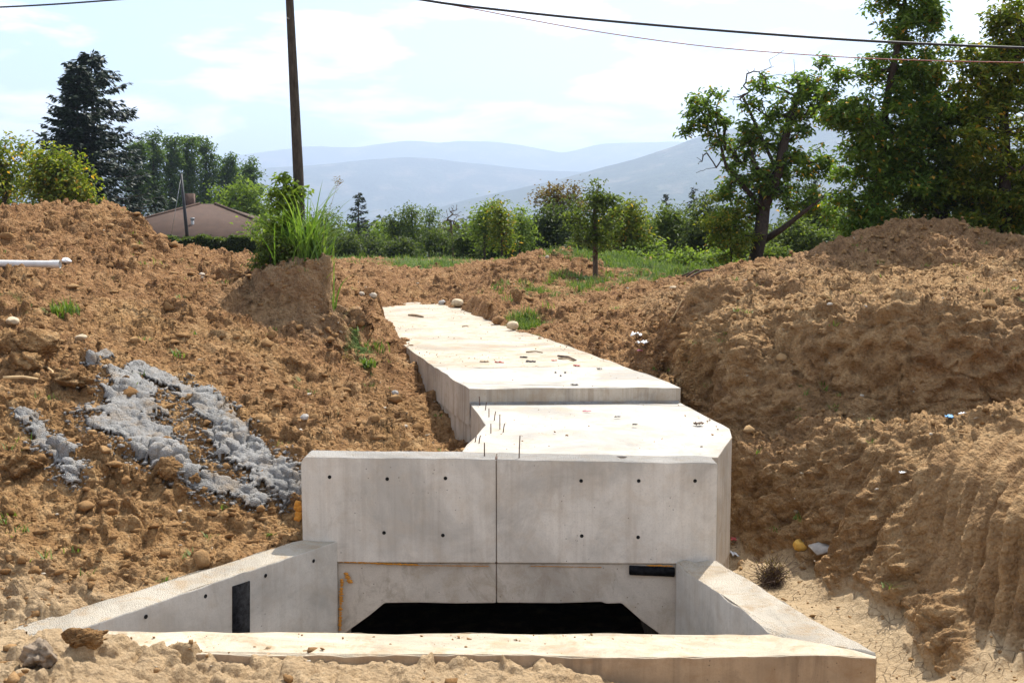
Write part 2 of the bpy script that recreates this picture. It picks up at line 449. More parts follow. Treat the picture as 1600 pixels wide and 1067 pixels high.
# ------------------------------------------------------------------ the ground: control points of the dug site
ctrl = []
def C(*pts):
    for px, py, d in pts: ctrl.append(P(px, py, d))
def W(*pts):
    for p in pts: ctrl.append(np.array(p, float))
# foreground, in front of the near chamber wall
C((-60, 985, 9.2), (60, 980, 8.95), (130, 972, 8.9), (190, 995, 8.8), (270, 1030, 8.6), (400, 1038, 8.5), (640, 1052, 8.45), (850, 1056, 8.5),
  (990, 1066, 8.5), (1090, 1110, 8.4), (1300, 1150, 8.6), (1400, 1090, 9.4))
W((-6, 5, -2.5), (-3, 5, -2.7), (0, 5, -2.7), (3, 5, -2.8), (5, 5, -2.3), (-3, 2, -1.9), (0, 2, -1.8), (3, 2, -1.9), (0, -5, -1.8), (-8, 0, -1.6),
  (8, 0, -1.5), (-8, 5, -1.9), (8, 5, -1.3), (2.5, 7.3, -3.5), (-2, 7.3, -3.2), (0.5, 7.2, -3.2), (4.2, 7.5, -3.3))
# left slope
C((0, 972, 9.3), (100, 940, 9.8), (200, 910, 10.35), (300, 884, 10.85), (400, 860, 11.4), (462, 838, 11.9),
  (-60, 850, 10.5), (0, 850, 10.6), (0, 750, 11.8), (0, 640, 13), (0, 560, 14.3), (0, 480, 16), (0, 430, 17.5), (0, 408, 18.5),
  (100, 850, 10.9), (120, 700, 12.6), (200, 800, 11.6), (200, 700, 12.8), (200, 600, 14.3), (200, 520, 16), (200, 450, 18.5), (200, 412, 20),
  (300, 800, 11.8), (320, 740, 12.5), (400, 790, 12.3), (400, 700, 13.2), (400, 640, 14.3), (300, 600, 14.8), (300, 520, 17), (400, 560, 16.3), (370, 500, 18.3), (350, 440, 20.3), (290, 450, 19.5),
  (440, 800, 12.3), (462, 780, 12.4), (480, 712, 12.9), (560, 702, 13.2), (650, 700, 13.6), (705, 700, 13.4), (720, 700, 13.2), (600, 660, 14.4), (520, 640, 15.2),
  (672, 686, 15.9), (668, 670, 16.4), (640, 612, 18.5), (600, 556, 21.2), (588, 518, 25), (620, 640, 16.2), (590, 600, 17.8),
  (540, 590, 17.6), (565, 530, 20.6), (540, 470, 25.2), (450, 600, 16.3), (430, 545, 17.5), (520, 612, 16.4), (470, 520, 19.0), (420, 500, 19.4), (530, 520, 19.8), (530, 440, 24))
W((-9, 9, -2.2), (-12, 12, -1.2), (-12, 18, -0.2), (-9, 14, -1.2), (-7, 11, -2.2))
# left spoil mound
C((-60, 322, 24), (0, 325, 24), (50, 325, 24), (100, 322, 24), (150, 328, 23.5), (150, 330, 25.2), (185, 335, 23.5), (190, 338, 25.2), (225, 338, 23.6), (225, 342, 25), (238, 352, 24.2), (250, 385, 24.2), (258, 388, 25.2), (250, 395, 23), (300, 396, 25), (400, 402, 26),
  (0, 393, 20.3), (100, 400, 20.6), (200, 404, 21), (260, 415, 22), (330, 418, 22.5))
W((-12, 30, -0.6), (-8, 30, -0.7), (-5, 30, -0.9), (-16, 26, 0.3), (-15, 50, -1.0), (-25, 40, -1.0), (-20, 30, -0.5))
# far end of the slab and the spoil behind it
C((650, 469, 36.8), (560, 464, 33), (600, 466, 36), (720, 468, 36), (545, 440, 34), (600, 424, 40), (700, 420, 43), (650, 408, 54), (550, 405, 52), (800, 406, 50), (590, 402, 46), (640, 405, 47),
  (760, 468, 33), (700, 442, 38), (780, 420, 36), (810, 412, 37), (880, 393, 41), (940, 396, 42), (930, 434, 35), (860, 430, 34), (800, 450, 32), (1000, 425, 40), (1050, 430, 38), (1000, 452, 31),
  (900, 472, 28), (850, 502, 26.8), (870, 516, 24.6), (930, 522, 23.5), (1000, 542, 20.8), (1040, 574, 18.6), (1058, 592, 17.2), (960, 490, 25), (1020, 500, 23))
W((0, 64, -1.3), (-15, 64, -2.0), (15, 64, -1.5), (30, 50, -1.3), (30, 30, -1.0), (-30, 20, -0.3), (-30, 5, -0.8), (30, 10, -0.8), (30, -6, -1.0), (-30, -6, -1.2), (10, 45, -1.2), (-4, 45, -1.2))
# right: gap beside the box, dried floor, cut bank, ledge, mound
W((2.95, 14.0, -4.1), (2.85, 15.2, -3.5), (2.65, 16.3, -2.7), (2.9, 12.6, -4.1), (3.1, 11.5, -4.1), (3.1, 10.3, -4.1))
C((1062, 560, 18.2), (1066, 520, 18.5), (1072, 475, 18.7), (1082, 452, 19.2), (1110, 600, 16.9), (1112, 540, 17.1), (1118, 490, 17.4), (1126, 465, 18.2), (1150, 640, 15.9), (1156, 575, 16.1), (1165, 515, 16.5), (1190, 560, 16.3), (1152, 705, 15.35), (1200, 690, 15.2), (1200, 630, 15.6), (1250, 640, 15.2), (1250, 700, 14.8),
  (1214, 536, 16.3), (1277, 581, 15.5), (1334, 603, 15.0), (1412, 622, 14.6), (1469, 626, 14.4), (1562, 620, 14.2), (1660, 612, 14.0),
  (1262, 541, 15.8), (1349, 545, 15.35), (1400, 556, 14.95), (1470, 560, 14.8), (1560, 575, 14.55), (1660, 566, 14.35),
  (1380, 482, 16.3), (1440, 478, 16.0), (1520, 485, 15.6), (1600, 492, 15.4), (1400, 510, 15.15), (1500, 516, 14.95), (1300, 470, 17.8), (1200, 500, 16.9), (1180, 470, 18), (1200, 440, 20), (1300, 432, 20.5), (1400, 440, 19.5), (1500, 446, 19), (1600, 446, 18.5),
  (1450, 348, 24), (1400, 353, 24), (1350, 374, 24), (1305, 380, 24.5), (1500, 354, 23.6), (1550, 374, 23), (1610, 398, 22), (1300, 420, 22), (1450, 434, 21), (1600, 440, 20),
  (1200, 408, 30), (1250, 402, 28), (1285, 402, 25), (1280, 412, 23), (1240, 410, 25), (1100, 437, 28), (1180, 416, 33), (1130, 455, 22),
  (1300, 700, 14.2), (1300, 645, 14.75), (1400, 700, 13.3), (1400, 660, 13.9), (1500, 700, 12.2), (1600, 690, 11.5), (1250, 760, 14.4), (1200, 740, 14.9), (1160, 742, 15.1), (1200, 800, 14.6), (1160, 830, 14.8), (1300, 790, 13.7),
  (1350, 780, 12.9), (1400, 820, 12.3), (1370, 870, 12.5), (1450, 800, 11.8), (1420, 950, 11.4), (1500, 900, 10.8), (1600, 850, 10.3), (1470, 1050, 10.3), (1550, 1060, 9.5), (1660, 1060, 8.8), (1600, 750, 11.2),
  (1250, 845, 14.0), (1290, 940, 12.5), (1380, 1010, 11), (1180, 880, 14.2), (1150, 892, 14.1), (1300, 880, 13.4), (1400, 1060, 10.4), (1230, 950, 12.1), (1300, 1010, 11.2))
W((9, 28, -0.6), (12, 27, -0.6), (5, 29, -0.8), (16, 22, -0.4), (6.8, 9, -1.5), (7, 11, -1.5), (7.2, 13, -1.6), (9, 14, -1.3), (10, 10, -1.2), (6, 7, -1.7), (11, 18, -0.8))
ctrl = np.array(ctrl)
#CHK

def fit_rbf(pts):
    d = np.hypot(pts[:, None, 0] - pts[None, :, 0], pts[:, None, 1] - pts[None, :, 1])
    n = len(pts)
    A = np.zeros((n + 1, n + 1))
    A[:n, :n] = -d - np.eye(n) * 0.06
    A[:n, n] = 1; A[n, :n] = 1
    b = np.concatenate((pts[:, 2], [0]))
    return np.linalg.solve(A, b)
wts = fit_rbf(ctrl)
GX0, GX1, GY0, GY1, GS = -30.0, 30.0, -6.0, 64.0, 0.08
gx = np.arange(GX0, GX1 + 1e-6, GS); gy = np.arange(GY0, GY1 + 1e-6, GS)
base_grid = np.zeros((len(gy), len(gx)), dtype=np.float64)
XX, YY = np.meshgrid(gx, gy)
fx32, fy32 = XX.astype(np.float32), YY.astype(np.float32)
acc = np.full(XX.shape, wts[-1], dtype=np.float32)
for (cx, cy, _), w in zip(ctrl.astype(np.float32), wts[:-1].astype(np.float32)):
    acc -= w * np.sqrt((fx32 - cx) ** 2 + (fy32 - cy) ** 2)
base_grid = acc.astype(np.float64)

def far_z(x, y):
    r = np.hypot(x, y)
    z = -1.2 - 0.035 * np.maximum(r - 62, 0) * (r < 1e9)
    z = np.maximum(z, -1.2 - 0.035 * 600 - (r - 662) * 0.028)
    z = np.where(r > 662, -1.2 - 21.0 - (np.minimum(r, 4000) - 662) * 0.028, z)
    return z
PILLAR_C = (-3.86, 20.2)
GROOVE_D = np.array((0.735, 0.678)); GROOVE_P = np.array((-0.678, 0.735))

near = 1 - sstep(40, 60, np.hypot(XX, YY))
base_grid += near * (0.10 * fbm(XX * 0.55, YY * 0.55, 3, 3) + 0.07 * fbm(XX * 1.5, YY * 1.5, 9, 3)) * sstep(-4.0, -3.2, base_grid)
base_grid += np.exp(-((XX - 1.2) / 3.2) ** 2 - ((YY - 38) / 3.0) ** 2) * 0.56 * np.abs(fbm(XX * 0.8, YY * 0.8, 21, 3))
def terrace(z, hi, lo, mid, w, k):
    t = 1 / (1 + np.exp(-np.clip((z - mid) / w, -30, 30)))
    zt = lo + (hi - lo) * t
    inr = sstep(hi + 0.55, hi, z) * sstep(lo - 0.5, lo, z) * k
    return z * (1 - inr) + zt * inr
CUT = np.array([P(*q)[:2] for q in ((1190, 536, 16.6), (1262, 560, 15.75), (1349, 570, 15.3), (1412, 590, 14.9), (1470, 590, 14.7), (1560, 600, 14.5), (1660, 590, 14.3), (1800, 590, 14.2))])
def site_z(x, y):
    ix = np.clip((x - GX0) / GS, 0, len(gx) - 1.001); iy = np.clip((y - GY0) / GS, 0, len(gy) - 1.001)
    i0, j0 = ix.astype(int), iy.astype(int); fx, fy = ix - i0, iy - j0
    z = (base_grid[j0, i0] * (1 - fx) + base_grid[j0, i0 + 1] * fx) * (1 - fy) + (base_grid[j0 + 1, i0] * (1 - fx) + base_grid[j0 + 1, i0 + 1] * fx) * fy
    # the stump of original ground left standing round the pole, and a smaller block beside it
    w = (np.abs(x - PILLAR_C[0] + 0.5) < 2.6) & (np.abs(y - PILLAR_C[1]) < 2.2)
    if w.any():
        xs, ys, zs = x[w], y[w], z[w]
        dx, dy = xs - PILLAR_C[0], ys - PILLAR_C[1]
        rr = np.sqrt((dx / 0.66) ** 2 + (dy / 0.80) ** 2) * (1 + 0.40 * vnoise(xs * 1.6 + 4, ys * 1.6, 5) + 0.08 * vnoise(xs * 4, ys * 4, 6))
        top = -0.46 + 0.14 * fbm(xs * 2.2, ys * 2.2, 8, 3) - 0.10 * np.clip(dx - 0.1, 0, 1)
        m = 0.66 * (1 - sstep(0.86, 1.10, rr)) + 0.34 * (1 - sstep(0.9, 2.0, rr))
        zs = np.maximum(zs, zs * (1 - m) + top * m)
        r2 = np.sqrt(((xs + 5.0) / 0.36) ** 2 + ((ys - 21.0) / 0.4) ** 2) * (1 + 0.3 * vnoise(xs * 3, ys * 3, 51))
        m2 = 1 - sstep(0.75, 1.25, r2)
        zs = np.maximum(zs, zs * (1 - m2) + (-0.60 + 0.08 * vnoise(xs * 5, ys * 5, 52)) * m2)
        z[w] = zs
    w = (x > 3.4) & (x < 7) & (y > 6.5) & (y < 13.2)
    if w.any():
        xs, ys = x[w], y[w]
        k2 = sstep(4.1, 4.5, xs) * sstep(12.6, 11.8, ys)
        z[w] = terrace(z[w], -2.15, -3.85, -3.15 + 0.15 * fbm(xs * 1.2, ys * 1.2, 152, 3), 0.16, 0.7 * k2)
    w = (x > 2.5) & (x < 9) & (y > 12) & (y < 20.6)
    if w.any():
        xs, ys = x[w], y[w]
        cl = np.interp(xs, CUT[:, 0], CUT[:, 1]) + 0.10 * vnoise(xs * 1.7, xs * 0, 140)
        sd = cl - ys
        zz = z[w]
        k1 = sstep(4.05, 3.6, xs) * sstep(13.9, 14.6, ys) * sstep(20.5, 18.5, ys)
        zz = terrace(zz, -1.35, -2.9, -2.05 + 0.25 * fbm(xs * 1.1, ys * 1.1, 150, 3), 0.14, 0.7 * k1)
        z[w] = zz
        dep = 0.95 * sstep(3.55, 4.3, xs) * (0.8 + 0.4 * vnoise(xs * 0.9, xs * 0 + 2, 142))
        z[w] = z[w] - dep * 0.62 * sstep(-0.01, 0.07, sd) * (1 - sstep(0.35, 1.7, sd)) + 0.38 * dep * sstep(-1.3, -0.12, sd) * (1 - sstep(-0.03, 0.05, sd))
    out = np.maximum.reduce([sstep(22, 29.5, np.abs(x)), sstep(50, 63, y), (y < -5.9) * 1.0])
    return z * (1 - out) + far_z(x, y) * out

# the dug-out hollows that concrete fills
hole_ch = [(-2.05, 12.02), (-0.3, 12.3), (1.95, 12.02), (2.64, 9.35), (2.6, 9.3), (-3.95, 9.0), (-4.0, 9.1)]
def edge_dist(x, y, poly):
    d = np.full(x.shape, 99.0)
    for i in range(len(poly)):
        a, b = np.array(poly[i]), np.array(poly[(i + 1) % len(poly)])
        ab = b - a; t = np.clip(((x - a[0]) * ab[0] + (y - a[1]) * ab[1]) / (ab @ ab + 1e-12), 0, 1)
        d = np.minimum(d, np.hypot(x - a[0] - t * ab[0], y - a[1] - t * ab[1]))
    return d
box_plan = [(-2.15, 12.0), (-2.15, 12.18)] + low_left[:3] + up_left[:4] + [(-4.6, 35.6), (-1.75, 35.9)] + up_right[4::-1] + [low_right[1], low_right[2], (2.15, 12.0)]
ch_plan = [tuple(L_OUT0), tuple(L_OUT1), (-4.4, 8.7), tuple(F_NEAR_R), tuple(R_OUT1), tuple(R_OUT0)]
def dig(x, y, z):
    z = z.copy()
    w = (x > -5) & (x < 3) & (y > 11.9) & (y < 36)
    if w.any():
        xs, ys, zs = x[w], y[w], z[w]
        ins = inpoly(xs, ys, box_plan)
        d = edge_dist(xs, ys, box_plan)
        lim = np.where(ys > 15.7, Z_UP, Z_LOW)
        wid = 0.10 + 0.22 * sstep(-0.5, 0.6, fbm(xs * 1.3, ys * 1.3, 120, 3)) * sstep(18, 24, ys) + 1.0 * sstep(33.0, 35.0, ys)
        low = lim + np.maximum(zs - lim, 0.0) * (1 - d / wid) - 0.10 * d / wid
        zs = np.where(ins, np.minimum(zs, np.maximum(low, lim - 0.25)), zs)
        z[w] = zs
    w = (x > -5) & (x < 3.3) & (y > 8.5) & (y < 12.3)
    if w.any():
        xs, ys, zs = x[w], y[w], z[w]
        ins = inpoly(xs, ys, ch_plan)
        d = edge_dist(xs, ys, ch_plan)
        lim = np.where(xs < -1.5, -3.24, -3.42)
        wid = 0.9 * sstep(-2.9, -3.5, xs) * (ys < 9.12) + 0.05 + 0.20 * sstep(-0.4, 0.5, fbm(xs * 2.1, ys * 2.1, 130, 3)) * (xs < 2)
        low = lim + np.maximum(zs - lim, 0.0) * (1 - d / wid) - 0.06 * d / wid
        z[w] = np.where(ins, np.minimum(zs, np.maximum(low, lim - 0.2)), zs)
    return z, inpoly(x, y, hole_ch)

# columns of rays around the camera's foot point; rows follow the profile so that steep faces get as many rows as flat ones
az = np.concatenate((np.linspace(-180, -62, 24, endpoint=False), np.linspace(-62, -27.5, 50, endpoint=False),
                     np.linspace(-27.5, 27.5, 820, endpoint=False), np.linspace(27.5, 62, 50, endpoint=False), np.linspace(62, 180, 24, endpoint=False)))
az = np.radians(az)
NA, NR, NF = len(az), 960, 1900
rf = np.concatenate((np.geomspace(0.4, 7.5, 150, endpoint=False), np.geomspace(7.5, 46, NF - 400, endpoint=False), np.geomspace(46, 14000, 250)))
sa, ca = np.sin(az), np.cos(az)
cum = np.zeros((NA, len(rf)))
zone_w = np.where((rf > 7.4) & (rf < 46), 0.30, 0.022)
for k in range(0, NA, 80):
    x = rf[None, :] * sa[k:k + 80, None]; y = rf[None, :] * ca[k:k + 80, None]
    z, _ = dig(x, y, site_z(x, y))
    el = np.arctan2(z, rf[None, :])
    de = np.abs(np.diff(el, axis=1)); de = np.minimum(de, 0.05)
    arc = np.sqrt(np.diff(rf)[None, :] ** 2 + np.diff(z, axis=1) ** 2) / rf[None, 1:]
    arc = np.minimum(arc, 0.05)
    cum[k:k + 80, 1:] = np.cumsum(0.8 * de * (rf[None, 1:] > 6) + zone_w[None, 1:] * arc, axis=1)
cum /= cum[:, -1:]
ker = 7
pad = np.concatenate((cum[-ker:], cum, cum[:ker]))
cs = np.cumsum(np.concatenate((np.zeros((1, cum.shape[1])), pad)), axis=0)
cum = (cs[2 * ker + 1:] - cs[:-2 * ker - 1]) / (2 * ker + 1)
tt = np.linspace(0, 1, NR)
rad = np.empty((NA, NR))
for k in range(NA): rad[k] = np.interp(tt, cum[k], rf)
TX = rad * sa[:, None]; TY = rad * ca[:, None]
TZ0 = site_z(TX, TY)
TZ, DUG = dig(TX, TY, TZ0)

# relief of the loose soil, pushed out along the surface
def grid_normals(X, Y, Z):
    ua = np.stack([np.roll(a, -1, 0) - np.roll(a, 1, 0) for a in (X, Y, Z)], -1)
    ub = np.stack([np.gradient(a, axis=1) for a in (X, Y, Z)], -1)
    n = np.cross(ub, ua)
    n /= np.linalg.norm(n, axis=-1, keepdims=True) + 1e-12
    n[n[..., 2] < 0] *= -1
    return n
NRM = grid_normals(TX, TY, TZ0)
U = TX + 0.45 * TZ0; V = TY + 0.85 * TZ0
steep = 1 - np.clip(NRM[..., 2], 0, 1)
floor_m = sstep(-3.1, -3.5, TZ0) * sstep(2.4, 2.8, TX) * (1 - sstep(0.2, 0.42, steep))                        # dried trench floor
bank_m = sstep(2.6, 3.2, TX) * (1 - sstep(24, 30, TY)) * (1 - sstep(13, 17, TX)) # cut bank on the right
groove_m = sstep(4.05, 4.5, TX) * sstep(12.6, 11.6, TY) * sstep(-1.6, -2.0, TZ0)
pill = np.exp(-(((TX - PILLAR_C[0]) / 1.0) ** 2 + ((TY - PILLAR_C[1]) / 1.1) ** 2) ** 2) * sstep(0.25, 0.6, steep)
rng_r = np.hypot(TX, TY)
smooth_cut = bank_m * sstep(0.10, 0.32, steep)
packed = sstep(9.6, 8.9, TY) * (TX < 2.6)
loose = (1 - 0.15 * packed) * (1 - 0.92 * floor_m) * (1 - 0.45 * bank_m) * (1 - 0.8 * smooth_cut) * (1 - 0.85 * groove_m) * (1 - 0.7 * pill)
fade = 1 - sstep(60, 120, rng_r)
patch = sstep(-0.35, 0.35, fbm(U * 0.8, V * 0.8, 14, 3))
near_v = rng_r < 60
disp = np.zeros_like(TX)
u_, v_, p_ = U[near_v], V[near_v], patch[near_v]
disp[near_v] = loose[near_v] * (0.14 * p_ * facets(u_ * 2.1, v_ * 2.1, 1) + 0.105 * (0.35 + 0.65 * p_) * facets(u_ * 4.8, v_ * 4.8, 2) + 0.045 * facets(u_ * 9.0, v_ * 9.0, 4)
    + 0.10 * fbm(u_ * 1.9, v_ * 1.9, 40, 4, 0.6) + 0.018 * fbm(u_ * 10, v_ * 10, 47, 2, 0.5) - 0.11)
rdg = 1 - np.abs(fbm(U * 1.3 + 3, V * 2.0, 61, 4, 0.55)) * 2
disp += bank_m * (1 - floor_m) * (1 - groove_m) * (0.22 * (rdg - 0.5) * (1 - 0.3 * smooth_cut) + 0.13 * fbm(U * 2.6, V * 2.6, 66, 4, 0.6) + 0.05 * facets(U * 3.6, V * 3.6, 67))
disp += smooth_cut * (1 - groove_m) * (0.03 * fbm((TX * 0.8 - TY * 0.6) * 5.0, TZ0 * 1.1, 68, 3, 0.5) + 0.05 * fbm(U * 4.5, V * 4.5, 69, 3, 0.5))
s_ = U * 0 + TX * GROOVE_P[0] + TY * GROOVE_P[1]
gs_ = s_ * 5.2 + 0.45 * vnoise(TX * 0.7, TY * 0.7, 71)
gr = np.abs((gs_ % 1.0) - 0.5) * 2
ga = 0.35 + 0.65 * ((_h(np.floor(gs_), np.floor(gs_) * 0, 5) & 0xff) / 255.0)
disp += groove_m * (0.13 * ga * (sstep(0.15, 0.85, gr) - 0.6) + 0.06 * fbm(U * 2.2, V * 2.2, 73, 3) + 0.02 * fbm(U * 8, V * 8, 74, 2))
disp += pill * 0.08 * fbm(U * 3, V * 3, 77, 4, 0.6)
disp += floor_m * 0.035 * fbm(U * 3, V * 3, 80, 4)
soft_d = disp.copy()                # the ground nearest the lens is trodden softer
soft_d[1:-1] = 0.22 * (disp[:-2] + disp[2:]) + 0.56 * disp[1:-1]
soft_d[:, 1:-1] = 0.2 * (soft_d[:, :-2] + soft_d[:, 2:]) + 0.6 * soft_d[:, 1:-1]
nb_ = sstep(11.0, 9.5, TY)
disp = disp * (1 - nb_) + soft_d * nb_
disp *= fade
disp[DUG] = 0
TX1 = TX + NRM[..., 0] * disp; TY1 = TY + NRM[..., 1] * disp; TZ1 = TZ + NRM[..., 2] * disp

idx = np.arange(NA * NR).reshape(NA, NR)
nxt = np.roll(idx, -1, 0)
quads = np.stack((idx[:, :-1], idx[:, 1:], nxt[:, 1:], nxt[:, :-1]), -1).reshape(-1, 4)
quads = quads[:, ::-1]
quads = quads[~DUG.reshape(-1)[quads].any(axis=1)]      # open where concrete fills the cut
TV = np.stack((TX1, TY1, TZ1), -1).reshape(-1, 3)
g_me = mesh_np('ground', TV, quads, smooth=True)
# what grows or lies where (colour of the surface itself)
grass_m = np.zeros_like(TX)
grass_m = np.maximum(grass_m, sstep(36, 50, rng_r) * 0.5)
grass_m = np.maximum(grass_m, 0.95 * sstep(52, 66, rng_r))
def gpatch(px, py, d, rx, ry, a):
    global grass_m
    c = P(px, py, d)
    grass_m = np.maximum(grass_m, a * np.exp(-((TX - c[0]) / rx) ** 2 - ((TY - c[1]) / ry) ** 2))
gpatch(670, 414, 46, 2.2, 3.5, 0.9); gpatch(540, 404, 50, 2.5, 5, 0.9); gpatch(1000, 420, 41, 3.5, 4, 0.95); gpatch(1110, 425, 35, 3.0, 4, 0.95)
gpatch(850, 455, 31, 2.2, 3.0, 0.46); gpatch(780, 445, 33, 1.6, 2.5, 0.42); gpatch(930, 445, 33, 2.6, 2.5, 0.5); gpatch(820, 500, 27, 0.9, 1.3, 0.6)
gpatch(220, 405, 20.6, 0.7, 0.6, 0.42); gpatch(300, 410, 23, 1.0, 0.8, 0.34); gpatch(150, 420, 18.5, 1.0, 0.6, 0.30); gpatch(570, 560, 19.5, 0.45, 0.9, 0.62); gpatch(60, 470, 16.5, 1.2, 0.8, 0.42)
pale_m = floor_m * 1.0
pale_m = np.maximum(pale_m, 0.75 * sstep(10.9, 9.4, TY) * sstep(-2.7, -3.0, TZ0) * (TX < 2.2))
pale_m = np.maximum(pale_m, 0.14 * bank_m)
pale_m = np.maximum(pale_m, 0.40 * np.exp(-(((TX - PILLAR_C[0]) / 1.1) ** 2 + ((TY - PILLAR_C[1]) / 1.3) ** 2) ** 2))
pale_m = np.maximum(pale_m, 0.18 * groove_m)
red_m = 0.20 + 0.55 * sstep(14, 22, rng_r) + 0.15 * (TX < 0)
red_m = red_m * (1 - 0.45 * bank_m) * (1 - floor_m) - 0.35 * sstep(13.5, 10.5, rng_r)
red_m = red_m + 0.6 * np.exp(-((TX - 9.5) / 3.5) ** 2 - ((TY - 24) / 2.6) ** 2)
ca_ = g_me.attributes.new('zone', 'FLOAT_COLOR', 'POINT')
zc_ = np.stack((grass_m, np.clip(pale_m, 0, 1), np.clip(red_m, 0, 1), np.ones_like(TX)), -1).astype(np.float32)
ca_.data.foreach_set('color', zc_.ravel())
ground = link('ground', g_me, M['soil'])
tag(ground, 'dug brown soil of the trench, its banks and the land behind', None, None, 'structure')
bpy.context.view_layer.update()

def hit(px, py, default=20.0):      # where the line of sight through a pixel meets the ground
    ok, loc, nor, _ = ground.ray_cast((0, 0, 0), Vector(ray(px, py)).normalized())
    if not ok: return P(px, py, default), np.array((0, 0, 1.0))
    return np.array(loc), np.array(nor)
def drop(x, y, top=30.0):           # ground height under a plan point
    ok, loc, nor, _ = ground.ray_cast((x, y, top), (0, 0, -1))
    return loc.z if ok else -1.2

# ------------------------------------------------------------------ mountains and distant land
def mountain_material(name, c):
    m = Mat(name, 0.95, 0.05)
    n = m.noise(0.004, 8, 0.62); n2 = m.noise(0.03, 6, 0.65)
    k = m.ramp(n, (0.38, c), (0.52, tuple(v * 1.5 for v in c)), (0.62, (0.20, 0.17, 0.11)))
    k = m.mix(m.ramp(n2, (0.4, 0.6), (0.6, 0.0)), k, tuple(v * 0.5 for v in c))
    m.color(k)
    m.bump(n2, 1.0, 30.0)
    return m.m
M['mount'] = mountain_material('wooded_mountain', (0.040, 0.055, 0.028))
def ridge(name, pts, depth, dist, label, seed, front=0.75, back=0.6):
    """A real mountain body: a crest line seen at the given pixels, slopes falling in front of it and behind it."""
    px = np.array([p[0] for p in pts], float); py = np.array([p[1] for p in pts], float)
    n = 520
    xs = np.linspace(px[0], px[-1], n)
    ys = np.interp(xs, px, py)
    ker = np.hanning(9); ker /= ker.sum()
    ys = np.convolve(np.pad(ys, 4, mode='edge'), ker, 'valid')
    X = (xs - 800) / F_PX * dist
    Zc = np.array([P(a, b, dist)[2] for a, b in zip(xs, ys)])
    rows = np.concatenate((np.linspace(-1, 0, 46), np.linspace(0, 1, 16)[1:]))
    floor = -125.0
    u = np.repeat(X[None, :], len(rows), 0)
    t = np.repeat(rows[:, None], n, 1)
    Yc = dist + depth * t * np.where(t < 0, 1.0, 0.6)
    fall = np.where(t < 0, (1 + t), (1 - t)) ** 1.15
    spur = fbm(u / 900 + seed, Yc / 1300, seed, 5, 0.5)
    H = floor + (Zc[None, :] - floor) * fall + spur * 0.30 * (Zc[None, :] - floor) * (np.abs(t) * (1 - np.abs(t)) * 3.0)
    # keep the crest the highest line as seen from the site
    H = np.minimum(H, (Zc[None, :] * Yc / dist) - np.where(t < 0, 4 + 40 * np.abs(t), 4))
    H[np.isclose(rows, 0)] = Zc + 16 * fbm(X / 420, X * 0, seed + 3, 5)
    H[0] = floor - 5; H[-1] = floor - 5
    V = np.stack((u, Yc, H), -1).reshape(-1, 3)
    i = np.arange(len(rows) * n).reshape(len(rows), n)
    q = np.stack((i[:-1, :-1], i[:-1, 1:], i[1:, 1:], i[1:, :-1]), -1).reshape(-1, 4)
    o = link(name, mesh_np(name, V, q, True), M['mount'])
    tag(o, label, None, None, 'structure')
    return o
ridge('mountains', [(-900, 262), (-300, 250), (100, 262), (330, 250), (420, 237), (500, 228), (560, 231), (640, 219), (690, 224), (720, 220), (790, 223), (850, 234), (880, 240), (930, 226), (1000, 222), (1090, 222), (1300, 240), (1700, 230), (2600, 250)],
      3200, 12500, 'palest farthest mountain range along the skyline', 11)
ridge('mountains', [(-900, 300), (-200, 285), (200, 268), (420, 263), (520, 256), (590, 247), (660, 247), (730, 254), (800, 262), (900, 268), (1000, 275), (1300, 290), (1900, 300), (2600, 300)],
      2600, 8200, 'broad rounded mountain in the middle distance', 23)
ridge('mountains', [(-500, 420), (300, 400), (520, 372), (640, 340), (730, 312), (800, 297), (880, 279), (960, 256), (1040, 231), (1100, 212), (1180, 192), (1280, 178), (1450, 170), (1700, 190), (2600, 230)],
      2400, 5600, 'nearer mountain slope rising towards the right', 37)

